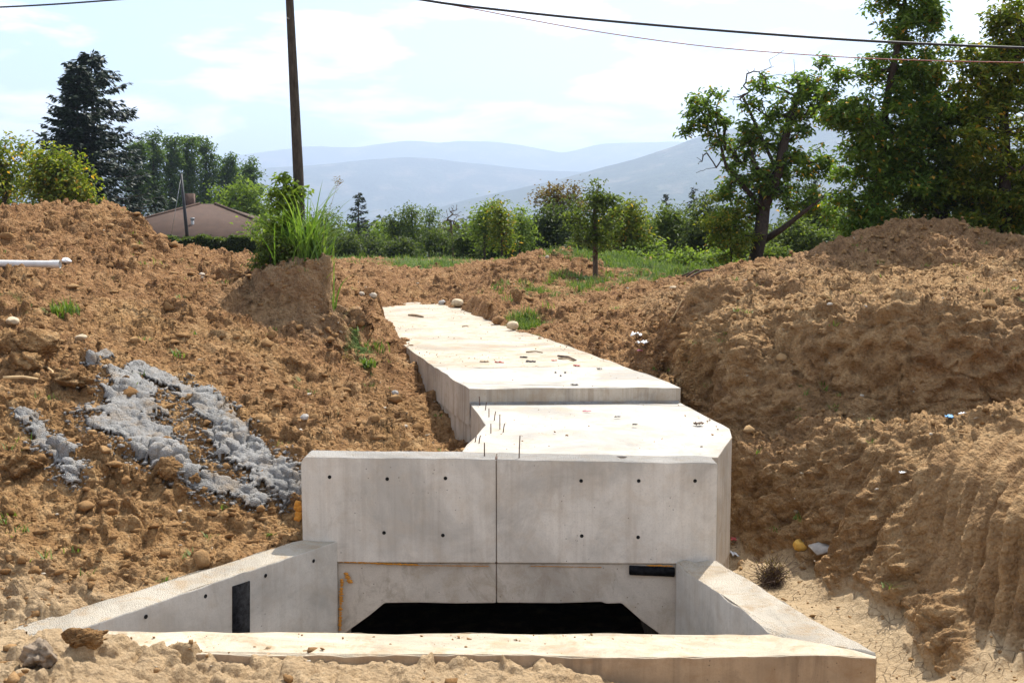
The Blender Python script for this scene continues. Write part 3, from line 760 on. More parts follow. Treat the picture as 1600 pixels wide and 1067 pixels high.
# ------------------------------------------------------------------ concrete
import bmesh
def prism(pts, ztop, zbot, name, mat, parent, wob=0.012, step=0.25, bevel=0.012, seed=0, rough_top=0.0, top_mat=None):
    """Upright block over a plan polygon; tops may be one height or one per corner; the rim wobbles like hand-finished concrete."""
    n = len(pts)
    zt = [ztop] * n if np.isscalar(ztop) else list(ztop)
    ring = []
    for i in range(n):
        a, b = np.array(pts[i], float), np.array(pts[(i + 1) % n], float)
        k = max(1, int(np.linalg.norm(b - a) / step))
        for j in range(k):
            t = j / k
            p = a + (b - a) * t
            ring.append((p[0], p[1], zt[i] * (1 - t) + zt[(i + 1) % n] * t, t == 0))
    A = np.array([r[:3] for r in ring])
    nx = vnoise(A[:, 0] * 1.7 + seed, A[:, 1] * 1.7, seed + 100) + 0.5 * vnoise(A[:, 0] * 6, A[:, 1] * 6, seed + 101)
    ny = vnoise(A[:, 0] * 1.7 + seed, A[:, 1] * 1.7, seed + 102) + 0.5 * vnoise(A[:, 0] * 6, A[:, 1] * 6, seed + 103)
    nz = vnoise(A[:, 0] * 1.3 + seed, A[:, 1] * 1.3, seed + 104) + 0.6 * vnoise(A[:, 0] * 5, A[:, 1] * 5, seed + 105)
    top = A.copy()
    top[:, 0] += nx * wob * 0.7; top[:, 1] += ny * wob * 0.7; top[:, 2] += nz * (wob + rough_top)
    bm = bmesh.new()
    tv = [bm.verts.new(p) for p in top]
    bv = [bm.verts.new((p[0], p[1], zbot)) for p in A]
    ft = bm.faces.new(tv)
    bm.faces.new(bv[::-1])
    m = len(tv)
    for i in range(m):
        bm.faces.new((tv[i], bv[i], bv[(i + 1) % m], tv[(i + 1) % m]))
    bmesh.ops.recalc_face_normals(bm, faces=bm.faces)
    if bevel:
        es = [e for e in bm.edges if ft in e.link_faces]
        ring_c = [e for e in bm.edges if e not in es and len(e.link_faces) == 2 and e.calc_face_angle(0) > 0.6 and abs(e.verts[0].co.z - e.verts[1].co.z) > 0.1]
        bmesh.ops.bevel(bm, geom=es + ring_c, offset=bevel, segments=2, profile=0.6, affect='EDGES', clamp_overlap=True)
    if top_mat is not None:
        for f in bm.faces:
            if f.normal.z > 0.35: f.material_index = 1
    me = bpy.data.meshes.new(name); bm.to_mesh(me); bm.free()
    o = link(name, me, mat, parent)
    if top_mat is not None: me.materials.append(top_mat)
    return o

def face_prism(prof, y0, y1, name, mat, parent, bevel=0.008, top_mat=None):
    """Block from an outline in the X-Z plane between two depths."""
    bm = bmesh.new()
    a = [bm.verts.new((x, y0, z)) for x, z in prof]
    b = [bm.verts.new((x, y1, z)) for x, z in prof]
    n = len(prof)
    bm.faces.new(a); bm.faces.new(b[::-1])
    for i in range(n): bm.faces.new((a[i], b[i], b[(i + 1) % n], a[(i + 1) % n]))
    bmesh.ops.recalc_face_normals(bm, faces=bm.faces)
    if bevel: bmesh.ops.bevel(bm, geom=list(bm.edges), offset=bevel, segments=2, affect='EDGES', clamp_overlap=True)
    if top_mat is not None:
        for f in bm.faces:
            if f.normal.z > 0.2: f.material_index = 1
    me = bpy.data.meshes.new(name); bm.to_mesh(me); bm.free()
    o = link(name, me, mat, parent)
    if top_mat is not None: me.materials.append(top_mat)
    return o

culvert = empty('box_culvert', (0, 0, 0))
tag(culvert, 'pale concrete box culvert running up the trench with open inlet chamber in front', 'culvert')
# headwall: two shuttered panels above, two below; the seam between is a real gap
XJ = -0.166
def wavy_top(x0, x1, z0, z1, n, seed):
    xs = np.linspace(x0, x1, n)
    return [(float(x), float(z0 + (z1 - z0) * i / (n - 1) + 0.012 * vnoise(np.array([x * 2.3]), np.array([seed * 1.0]), seed)[0] + 0.006 * vnoise(np.array([x * 9.0]), np.array([seed * 1.0]), seed + 1)[0])) for i, x in enumerate(xs)]
lt = wavy_top(-2.17, XJ - 0.004, -2.315, -2.335, 16, 3); rt = wavy_top(XJ + 0.004, 2.165, -2.338, -2.385, 18, 5)
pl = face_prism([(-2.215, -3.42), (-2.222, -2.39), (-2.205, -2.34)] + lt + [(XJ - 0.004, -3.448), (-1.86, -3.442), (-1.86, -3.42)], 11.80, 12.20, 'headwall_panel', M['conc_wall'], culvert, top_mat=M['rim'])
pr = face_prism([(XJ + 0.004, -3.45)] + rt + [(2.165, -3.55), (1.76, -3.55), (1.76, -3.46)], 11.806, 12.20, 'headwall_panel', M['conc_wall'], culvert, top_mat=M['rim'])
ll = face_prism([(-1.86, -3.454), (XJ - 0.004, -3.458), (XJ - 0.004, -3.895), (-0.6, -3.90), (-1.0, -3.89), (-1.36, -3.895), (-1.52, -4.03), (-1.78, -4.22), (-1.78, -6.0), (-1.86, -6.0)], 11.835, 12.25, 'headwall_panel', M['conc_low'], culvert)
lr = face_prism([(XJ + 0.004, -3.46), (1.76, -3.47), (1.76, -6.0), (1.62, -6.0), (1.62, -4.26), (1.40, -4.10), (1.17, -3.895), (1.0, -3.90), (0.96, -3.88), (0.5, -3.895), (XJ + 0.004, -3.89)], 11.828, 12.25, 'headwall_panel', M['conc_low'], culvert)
link('joint_filler', mesh_np('joint_filler', *(lambda x0, x1, y0, y1, z0, z1: (np.array([(x, y, z) for x in (x0, x1) for y in (y0, y1) for z in (z0, z1)]),
     np.array([(0, 1, 3, 2), (4, 6, 7, 5), (0, 4, 5, 1), (2, 3, 7, 6), (0, 2, 6, 4), (1, 5, 7, 3)])))(XJ - 0.012, XJ + 0.012, 11.845, 12.0, -3.80, -2.34)), M['rust'], culvert)
# roof slabs and walls under them
low_poly = low_left[::-1] + low_right[::-1]      # counter-clockwise not needed: normals are recalculated
prism(low_left[::-1] + low_right[::-1], [-2.32, -2.32, -2.33, -2.345] + [-2.39, -2.35, -2.345, -2.32], -3.74, 'roof_slab', M['conc_side'], culvert, wob=0.012, seed=2, top_mat=M['conc_top'])
fresh = [(-0.60, 15.60), (-1.235, 18.15), (1.83, 18.35), (2.36, 15.80)]
prism(fresh, Z_UP, -2.62, 'roof_slab', M['conc_side'], culvert, wob=0.02, seed=4, top_mat=M['conc_top'])
old = [(-1.235, 18.15)] + up_left[2:] + up_right[:1:-1] + [(1.83, 18.35)]
old_s = [(-1.235, 18.155)] + up_left[2:] + up_right[:1:-1] + [(1.83, 18.355)]
prism(old_s, [Z_UP - 0.006] * len(old_s), -2.62, 'roof_slab', M['conc_side'], culvert, wob=0.02, seed=6, step=0.4, top_mat=M['conc_old'])
def inset(poly, d):
    c = np.mean(np.array(poly), axis=0)
    return [tuple(np.array(p) + (c - np.array(p)) / np.linalg.norm(c - np.array(p)) * d) for p in poly]
def strip(line, width, side):      # thin wall along a polyline
    L = np.array(line, float); out = []
    t = np.gradient(L, axis=0); t /= np.linalg.norm(t, axis=1, keepdims=True)
    nn = np.stack((t[:, 1], -t[:, 0]), -1) * side
    return [tuple(p) for p in L] + [tuple(p) for p in (L + nn * width)[::-1]]
ul = [(-0.585, 15.63), (-1.205, 18.15), (-2.695, 24.7), (-4.03, 31.6), (-4.7, 36.4)]
ur = [(2.345, 15.83), (1.815, 18.35), (0.785, 23.2), (-0.135, 26.5), (-1.265, 32.8), (-1.95, 36.9)]
prism(strip(ul, 0.32, 1), -2.628, -3.74, 'side_wall', M['conc_side'], culvert, wob=0.0, seed=8, step=1.5, bevel=0.006)
prism(strip(ur, 0.32, -1), -2.628, -3.74, 'side_wall', M['conc_side'], culvert, wob=0.0, seed=9, step=1.5, bevel=0.006)
prism(strip([(2.23, 12.26), (2.57, 13.2), (2.65, 13.75), (2.35, 15.8)], 0.30, -1), -3.745, -6.1, 'side_wall', M['conc_side'], culvert, wob=0.0, seed=11, step=1.5, bevel=0.0)
# the tunnel behind the opening, its shade put into the near-black colour
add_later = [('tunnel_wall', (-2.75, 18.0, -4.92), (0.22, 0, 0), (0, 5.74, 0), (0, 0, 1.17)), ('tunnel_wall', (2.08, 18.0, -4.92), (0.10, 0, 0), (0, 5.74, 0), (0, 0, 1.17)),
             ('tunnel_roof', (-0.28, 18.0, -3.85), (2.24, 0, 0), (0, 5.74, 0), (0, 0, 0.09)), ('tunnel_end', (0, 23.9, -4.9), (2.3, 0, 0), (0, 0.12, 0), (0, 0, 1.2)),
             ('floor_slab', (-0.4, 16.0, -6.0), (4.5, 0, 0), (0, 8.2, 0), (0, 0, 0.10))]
# fresh mortar lump line where the lower slab meets the step
prism([(-0.58, 15.56), (-0.58, 15.61), (2.34, 15.81), (2.34, 15.755)], [-2.30, -2.285, -2.285, -2.30], -2.5, 'mortar_fillet', M['spill'], culvert, wob=0.012, step=0.08, seed=31)
# chamber walls
prism([tuple(L_IN0 + (0.02, 0.0)), tuple(L_IN1), tuple(L_OUT1), (-2.22, 11.80)], [-3.21, -3.26, -3.26, -3.19], -6.1, 'wing_wall', M['conc_wing'], culvert, wob=0.010, seed=12, step=0.12, rough_top=0.008, top_mat=M['wing_cap'])
prism([tuple(R_IN0), tuple(R_IN1), tuple(R_OUT1), tuple(R_OUT0)], [-3.44, -3.44, -3.44, -3.42], -6.1, 'wing_wall', M['conc_wing'], culvert, wob=0.022, seed=13, step=0.10, rough_top=0.014, top_mat=M['wing_cap'])
fw = [tuple(L_IN1 + (-0.75, -0.05)), tuple(L_IN1 + (0.004, -0.004)), tuple(R_IN1 + (-0.004, -0.004)), tuple(R_OUT1 + (0.0, -0.004)), tuple(F_NEAR_R), tuple(F_NEAR_L)]
prism(fw, [-3.27, -3.265, -3.445, -3.445, -3.43, -3.26], -6.1, 'front_wall', M['conc_mud'], culvert, wob=0.016, seed=14, step=0.10, rough_top=0.006, top_mat=M['conc_cap'])
# form-tie holes as black discs on the shuttered faces, hole shade in their colour
def tie_hole_disc(pos, normal):
    n = 14; r = 0.016
    q = Vector(normal).to_track_quat('Z', 'Y')
    V = []; 
    for k in range(n):
        a = 2 * math.pi * k / n
        V.append(q @ Vector((r * 1.25 * math.cos(a), r * 1.25 * math.sin(a), 0.0015)))
    for k in range(n):
        a = 2 * math.pi * k / n
        V.append(q @ Vector((r * math.cos(a), r * math.sin(a), 0.0035)))
    for k in range(n):
        a = 2 * math.pi * k / n
        V.append(q @ Vector((r * 0.9 * math.cos(a), r * 0.9 * math.sin(a), -0.02)))
    F = [(k, (k + 1) % n, n + (k + 1) % n, n + k) for k in range(n)] + [(n + k, n + (k + 1) % n, 2 * n + (k + 1) % n, 2 * n + k) for k in range(n)]
    V.append(q @ Vector((0, 0, 0.0025)))
    T = [(n + k, n + (k + 1) % n, 3 * n) for k in range(n)]
    V = np.array([v[:] for v in V]) + np.array(pos)
    return link('tie_hole_disc', mesh_np('tie_hole_disc', V, [np.array(F), np.array(T)]), M['hole_shade'], culvert)
for px, py in ((515, 745), (605, 748), (696, 747), (600, 832), (692, 836), (908, 751), (998, 751), (1086, 751), (909, 837), (997, 839)):
    p = P(px, py, 11.8 if px < 775 else 11.806)
    tie_hole_disc(p, (0, -1, 0))
wl = L_IN1 - (L_IN0 + (0.02, 0)); wl_n = np.array((-wl[1], wl[0])); wl_n = wl_n / np.linalg.norm(wl_n)
if wl_n[0] < 0: wl_n = -wl_n
def on_left_wing(px, py):           # point of the left wing wall's inner face seen at a pixel
    r = ray(px, py); a = L_IN0 + (0.02, 0)
    t = np.dot(a, wl_n) / np.dot(r[:2], wl_n)
    return r * t
for px, py in ((228, 963), (321, 931), (415, 899), (490, 876)):
    tie_hole_disc(on_left_wing(px, py), (wl_n[0], wl_n[1], 0))
def box_np(c, ax, ay, az_):
    c, ax, ay, az_ = map(lambda v: np.array(v, float), (c, ax, ay, az_))
    V = np.array([c + sx * ax + sy * ay + sz * az_ for sx in (-1, 1) for sy in (-1, 1) for sz in (-1, 1)])
    F = np.array([(0, 1, 3, 2), (4, 6, 7, 5), (0, 4, 5, 1), (2, 3, 7, 6), (0, 2, 6, 4), (1, 5, 7, 3)])
    return V, F
def add_box(name, c, ax, ay, az_, mat, parent=None, bevel=0.0):
    V, F = box_np(c, ax, ay, az_)
    me = mesh_np(name, V, F)
    if bevel:
        bm = bmesh.new(); bm.from_mesh(me)
        bmesh.ops.recalc_face_normals(bm, faces=bm.faces)
        bmesh.ops.bevel(bm, geom=list(bm.edges), offset=bevel, segments=2, affect='EDGES', clamp_overlap=True)
        bm.to_mesh(me); bm.free()
    return link(name, me, mat, parent)
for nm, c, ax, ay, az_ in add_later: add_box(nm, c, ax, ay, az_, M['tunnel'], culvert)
# black board set in the left wing wall, reaching down from under its rim
c0 = on_left_wing(374, 912); tw = wl / np.linalg.norm(wl)
zc0 = c0[2]
tv3, nv3 = np.array((*tw, 0)), np.array((*wl_n, 0))
add_box('formwork_board', c0 + np.array((0, 0, -0.62)), tv3 * 0.11, nv3 * 0.012, np.array((0, 0, 0.62)) + tv3 * -0.02, M['black'], culvert, 0.004)
# black strip under the seam on the right, foam sealant in the seams
a_, b_ = P(983, 890, 11.82), P(1054, 893, 11.82)
add_box('rubber_strip', (a_ + b_) / 2, (b_ - a_) / 2, (0, 0.03, 0), (0, 0, 0.048), M['black'], culvert, 0.006)
def blob_line(name, pts, r, mat, parent, seed=0, squash=0.6):
    pts = [np.array(p, float) for p in pts]
    Vs, Fs, o = [], [], 0
    V0, F0 = ICO2
    g = np.random.default_rng(seed)
    for a, b in zip(pts[:-1], pts[1:]):
        k = max(2, int(np.linalg.norm(b - a) / (r * 0.9)))
        for j in range(k):
            c = a + (b - a) * j / k
            s = r * g.uniform(0.5, 1.15)
            v = V0 * s * np.array((1.5, 0.7, squash)) * (1 + 0.12 * g.normal(size=(len(V0), 1))) + c + g.normal(size=3) * r * 0.12
            Vs.append(v); Fs.append(F0 + o); o += len(v)
    return link(name, mesh_np(name, np.concatenate(Vs), np.concatenate(Fs), True), mat, parent)
blob_line('foam_sealant', [P(532, 877, 11.815), P(600, 880, 11.815), P(652, 882, 11.815)], 0.016, M['foam'], culvert, 1)
blob_line('foam_sealant', [P(652, 883, 11.815), P(765, 884, 11.815)], 0.006, M['foam'], culvert, 2)
blob_line('foam_sealant', [P(1012, 883, 11.80), P(1052, 884, 11.80)], 0.014, M['foam'], culvert, 3)
blob_line('foam_sealant', [P(830, 884, 11.82), P(940, 886, 11.82)], 0.005, M['foam'], culvert, 4)
blob_line('foam_sealant', [P(534, 905, 11.80), P(532, 950, 11.78), P(531, 985, 11.78)], 0.014, M['foam'], culvert, 5)
blob_line('foam_sealant', [P(466, 788, 11.86), P(467, 815, 11.86)], 0.035, M['foam'], culvert, 6, 1.2)
blob_line('foam_sealant', [P(540, 895, 11.80), P(548, 912, 11.80)], 0.02, M['foam'], culvert, 7)
# steel bars cast into the slab edge: sub-length stubs
def tube(pts, rads, sides=8, cap=True):
    pts = np.array(pts, float); n = len(pts)
    rads = np.full(n, rads) if np.isscalar(rads) else np.array(rads, float)
    t = np.gradient(pts, axis=0); t /= np.linalg.norm(t, axis=1, keepdims=True) + 1e-12
    ref = np.array((0, 0, 1.0)) if abs(t[0, 2]) < 0.9 else np.array((1.0, 0, 0))
    u = np.cross(t, ref); u /= np.linalg.norm(u, axis=1, keepdims=True) + 1e-12
    v = np.cross(t, u)
    a = np.linspace(0, 2 * np.pi, sides, endpoint=False)
    V = (pts[:, None, :] + rads[:, None, None] * (np.cos(a)[None, :, None] * u[:, None, :] + np.sin(a)[None, :, None] * v[:, None, :])).reshape(-1, 3)
    i = np.arange(n * sides).reshape(n, sides); j = np.roll(i, -1, 1)
    F = [np.stack((i[:-1], j[:-1], j[1:], i[1:]), -1).reshape(-1, 4)]
    if cap:
        V = np.concatenate((V, pts[:1], pts[-1:]))
        F.append(np.concatenate((np.stack((j[0], i[0], np.full(sides, n * sides)), -1), np.stack((i[-1], j[-1], np.full(sides, n * sides + 1)), -1))))
    return V, F
def tube_obj(name, pts, r, mat, parent=None, sides=8, smooth=True):
    V, F = tube(pts, r, sides)
    return link(name, mesh_np(name, V, F, smooth), mat, parent)
for k, (px, py, h, lean) in enumerate(((738, 628, 0.10, 0.02), (750, 633, 0.12, -0.01), (758, 640, 0.10, 0.02), (764, 650, 0.10, 0.0), (772, 655, 0.10, 0.02), (781, 668, 0.16, 0.0), (786, 672, 0.08, 0.02),
                                 (767, 675, 0.10, 0.0), (748, 690, 0.07, 0.02), (757, 709, 0.12, 0.0), (811, 711, 0.21, 0.01), (742, 688, 0.05, 0.02))):
    b = Pz(px, py, Z_LOW + 0.005)
    tube_obj('rebar_stub', [b - (0, 0, 0.05), b + (lean * 0.5, 0.0, h * 0.5), b + (lean, 0.01, h)], 0.007, M['rust'], culvert, 6)

# ------------------------------------------------------------------ vegetation
def leaves_np(pos, length, width, g, droop=0.35, fold=0.18, outward=None):
    """Kite-shaped leaves, two triangles each folded along the midrib."""
    n = len(pos)
    a = g.uniform(0, 2 * np.pi, n)
    d = np.stack((np.cos(a), np.sin(a), -droop + g.normal(0, 0.45, n)), -1)
    if outward is not None: d += outward
    d /= np.linalg.norm(d, axis=1, keepdims=True)
    up = np.stack((g.normal(0, 0.45, n), g.normal(0, 0.45, n), np.ones(n)), -1)
    s = np.cross(d, up); s /= np.linalg.norm(s, axis=1, keepdims=True) + 1e-9
    nn = np.cross(s, d)
    L = length * g.uniform(0.6, 1.25, (n, 1)); Wd = width * g.uniform(0.7, 1.2, (n, 1))
    p0 = pos; p2 = pos + d * L - nn * L * 0.12
    m = pos + d * L * 0.45 + nn * L * 0.05
    p1 = m + s * Wd * 0.5 + nn * Wd * fold; p3 = m - s * Wd * 0.5 + nn * Wd * fold
    V = np.stack((p0, p1, p2, p3), 1).reshape(-1, 3)
    k = np.arange(n) * 4
    F = np.concatenate((np.stack((k, k + 1, k + 2), -1), np.stack((k, k + 2, k + 3), -1)))
    return V, F

def grow(trunk, blobs, n_att, g, step, wig=0.12, lift=0.10):
    """Branches that reach from the trunk into the crown's lumps."""
    nodes = [np.array(p, float) for p in trunk]
    par = [-1] + list(range(len(trunk) - 1))
    vol = np.array([b[3] * max(b[1]) ** 2 for b in blobs]); vol = vol / vol.sum()
    att = []
    for (c, r, _, w), v in zip(blobs, vol):
        k = max(3, int(round(n_att * v)))
        q = g.normal(size=(k, 3)); q /= np.linalg.norm(q, axis=1, keepdims=True)
        q *= g.uniform(0.15, 1.0, (k, 1)) ** 0.5
        att.append(np.array(c) + q * np.array(r))
    att = np.concatenate(att)
    T = np.array(trunk)
    dmin = np.min(np.linalg.norm(att[:, None] - T[None, 1:], axis=-1), axis=1)
    tips = []
    for i in np.argsort(dmin):
        a = att[i]
        N = np.array(nodes)
        d = np.linalg.norm(N - a, axis=1) + 0.6 * np.maximum(N[:, 2] - a[2], 0)
        d[0] += 9
        j = int(np.argmin(d))
        b = nodes[j]; L = np.linalg.norm(a - b)
        k = max(1, int(L / step)); prev = j
        for q in range(1, k + 1):
            t = q / k
            p = b + (a - b) * t + g.normal(size=3) * wig * step * (t < 1) + np.array((0, 0, lift * L * math.sin(math.pi * t)))
            nodes.append(p); par.append(prev); prev = len(nodes) - 1
        tips.append(prev)
    return np.array(nodes), np.array(par), tips

def branch_mesh(nodes, par, r_tip, r_base, sides=5, expo=2.2, rmax=None):
    n = len(nodes)
    acc = np.zeros(n)
    has = np.zeros(n, bool); has[par[par >= 0]] = True
    acc[~has] = 1.0
    for i in range(n - 1, 0, -1): acc[par[i]] += acc[i]
    r = acc ** (1 / expo)
    r = r_tip + (r - 1) / (r[0] - 1 + 1e-9) * (r_base - r_tip)
    i = np.arange(1, n); a, b = nodes[par[i]], nodes[i]
    ra, rb = np.minimum(r[par[i]], r[i] * 1.6), r[i]
    t = b - a; t /= np.linalg.norm(t, axis=1, keepdims=True) + 1e-9
    ref = np.where(np.abs(t[:, 2:3]) < 0.9, np.array([[0, 0, 1.0]]), np.array([[1.0, 0, 0]]))
    u = np.cross(t, ref); u /= np.linalg.norm(u, axis=1, keepdims=True); v = np.cross(t, u)
    ang = np.linspace(0, 2 * np.pi, sides, endpoint=False)
    ring = np.cos(ang)[None, :, None] * u[:, None] + np.sin(ang)[None, :, None] * v[:, None]
    VA = a[:, None] + ring * ra[:, None, None]; VB = (b + t * rb[:, None] * 0.4)[:, None] + ring * rb[:, None, None]
    V = np.concatenate((VA, VB), 1).reshape(-1, 3)
    k = np.arange(len(i))[:, None] * 2 * sides; s = np.arange(sides)[None]; s2 = (s + 1) % sides
    F = np.stack((k + s, k + s2, k + sides + s2, k + sides + s), -1).reshape(-1, 4)
    return V, F

def px_blobs(d, blobs, depth=0.9):
    out = []
    for b in blobs:
        px, py, r = b[:3]; w = b[3] if len(b) > 3 else 1.0
        rm = r / F_PX * d
        c = P(px, py, d)
        out.append((c + np.array((0, (hash((px, py)) % 7 - 3) * 0.12 * rm, 0)), (rm, rm * depth, rm), 0, w))
        for q in range(2):
            a = hash((int(px) * 3 + q, int(py))) % 628 / 100.0
            e = 0.75 + (hash((int(py) + q * 5, int(px))) % 40) / 100.0
            out.append((c + np.array((math.cos(a), 0.3 * math.sin(a * 3), abs(math.sin(a)) if q else math.sin(a))) * rm * e, (rm * 0.36,) * 3, 0, w * 1.6))
    return out

def tree(name, label, cat, d, base_px, trunk_px, blobs, leaf, leaf_mat, n_leaf, n_att=160, r_base=0.14, seed=1, group=None, bark='bark', droop=0.35, clump=None, step=0.35, ground_z=None, jit=0.5):
    g = np.random.default_rng(seed)
    base = P(base_px[0], base_px[1], d)
    gz = drop(base[0], base[1])
    base[2] = gz if ground_z is None else ground_z
    tr = [base - (0, 0, 0.15)] + [P(x, y, d) + g.normal(size=3) * np.array((0, 0.15, 0)) for x, y in trunk_px]
    tr2 = []
    for a, b in zip(tr[:-1], tr[1:]):
        k = max(1, int(np.linalg.norm(b - a) / step))
        for j in range(k): tr2.append(a + (b - a) * j / k + (g.normal(size=3) * 0.03 * step if j else 0))
    tr2.append(tr[-1])
    nodes, par, tips = grow(tr2, px_blobs(d, blobs), n_att, g, step)
    root = empty(name, base)
    tag(root, label, cat, group)
    V, F = branch_mesh(nodes, par, max(0.006, r_base * 0.05), r_base)
    link('trunk', mesh_np('trunk', V - base, F, True), M[bark], root)
    cl = clump if clump is not None else leaf * 2.6
    tp = nodes[tips]
    w = g.uniform(0.3, 1.7, len(tp)); w /= w.sum()
    pick = g.choice(len(tp), n_leaf, p=w)
    off = g.normal(size=(n_leaf, 3)) * np.array((1, 1, 0.7)) * cl * jit
    pos = tp[pick] + off + np.array((0, 0, -0.2 * cl))
    # some leaves sit along the branches
    k = n_leaf // 6
    along_ = nodes[g.integers(len(tr2), len(nodes), k)]
    pos[:k] = along_ + g.normal(size=(k, 3)) * cl * 0.25
    V, F = leaves_np(pos, leaf, leaf * 0.48, g, droop)
    link('crown', mesh_np('crown', V - base, F), M[leaf_mat], root)
    return root

# the three walnut trees on the right
tree('walnut_tree', 'leaning dark tree with bare twigs, leftmost of the tall right-hand trees', 'tree', 33, (1178, 418),
     [(1186, 370), (1196, 320), (1215, 270), (1232, 200), (1248, 150)],
     [(1118, 172, 34, 0.7), (1092, 195, 22, 0.5), (1140, 215, 24, 0.5), (1190, 250, 52), (1240, 155, 46, 0.8), (1268, 118, 26, 0.7), (1215, 195, 42, 0.7), (1160, 290, 40), (1235, 290, 46), (1280, 180, 30, 0.8),
      (1150, 345, 36, 0.9), (1275, 250, 30, 0.6), (1285, 320, 26, 0.7), (1185, 150, 26, 0.4)],
     0.18, 'leaf_walnut', 10500, 300, 0.21, 5, 'tall leafy trees on the right', clump=0.24)
tree('walnut_tree', 'tallest leafy tree, its top cut by the frame, behind the right mound', 'tree', 25.6, (1378, 392),
     [(1378, 340), (1380, 270), (1386, 190), (1396, 110), (1410, 40), (1420, -10), (1424, -70)],
     [(1420, 40, 42), (1385, 18, 26, 0.7), (1425, -10, 45), (1430, -80, 50, 0.7), (1400, -60, 40, 0.6), (1345, 160, 44), (1400, 110, 52), (1440, 170, 60), (1330, 215, 40), (1395, 220, 62), (1455, 110, 40, 0.8), (1340, 290, 44), (1415, 300, 56), (1465, 260, 50),
      (1320, 345, 30, 0.7), (1375, 345, 34, 0.8), (1310, 180, 24, 0.6)],
     0.14, 'leaf_walnut', 29000, 460, 0.15, 6, 'tall leafy trees on the right', clump=0.24)
tree('walnut_tree', 'dense yellow-green tree cut by the right frame edge behind the mound', 'tree', 25.2, (1575, 400),
     [(1572, 330), (1570, 260), (1575, 180), (1590, 90), (1620, -20)],
     [(1565, 110, 50), (1610, 60, 55), (1520, 150, 42), (1590, 200, 70), (1520, 230, 52), (1500, 300, 44), (1560, 310, 62), (1640, 150, 80), (1640, 290, 80), (1610, 370, 50), (1520, 360, 36), (1500, 110, 30, 0.7), (1580, 40, 30, 0.8), (1700, 220, 80), (1700, 60, 80, 0.8), (1640, -20, 60, 0.8), (1680, -80, 60, 0.6)],
     0.14, 'leaf_yellow', 31000, 460, 0.15, 7, 'tall leafy trees on the right', clump=0.24)
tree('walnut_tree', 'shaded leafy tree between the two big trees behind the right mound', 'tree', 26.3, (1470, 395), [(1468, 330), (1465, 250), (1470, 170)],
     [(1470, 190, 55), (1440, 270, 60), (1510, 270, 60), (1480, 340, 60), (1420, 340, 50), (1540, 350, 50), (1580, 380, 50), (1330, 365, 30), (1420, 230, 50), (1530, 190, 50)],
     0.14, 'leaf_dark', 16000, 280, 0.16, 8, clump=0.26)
tree('shrub', 'yellow-leaved low shrub at the foot of the leaning tree', 'shrub', 32.5, (1143, 420), [(1143, 395), (1140, 370)],
     [(1125, 355, 26), (1150, 340, 26), (1140, 385, 24), (1110, 330, 20, 0.7), (1160, 375, 18)], 0.12, 'leaf_yellow', 2400, 70, 0.03, 9, clump=0.22)
# the small tree standing on the spoil
tree('young_tree', 'small single-trunked tree standing alone on the grassy spoil', 'tree', 35, (930, 434), [(931, 405), (930, 375), (929, 345), (932, 310), (936, 290)],
     [(936, 302, 17), (925, 320, 22), (945, 325, 16), (915, 345, 22), (945, 350, 20), (920, 370, 18), (942, 375, 16), (900, 335, 10, 0.5), (955, 312, 9, 0.5), (905, 365, 10, 0.6)], 0.14, 'leaf_mid', 2500, 110, 0.085, 11, clump=0.26, bark='bark2')

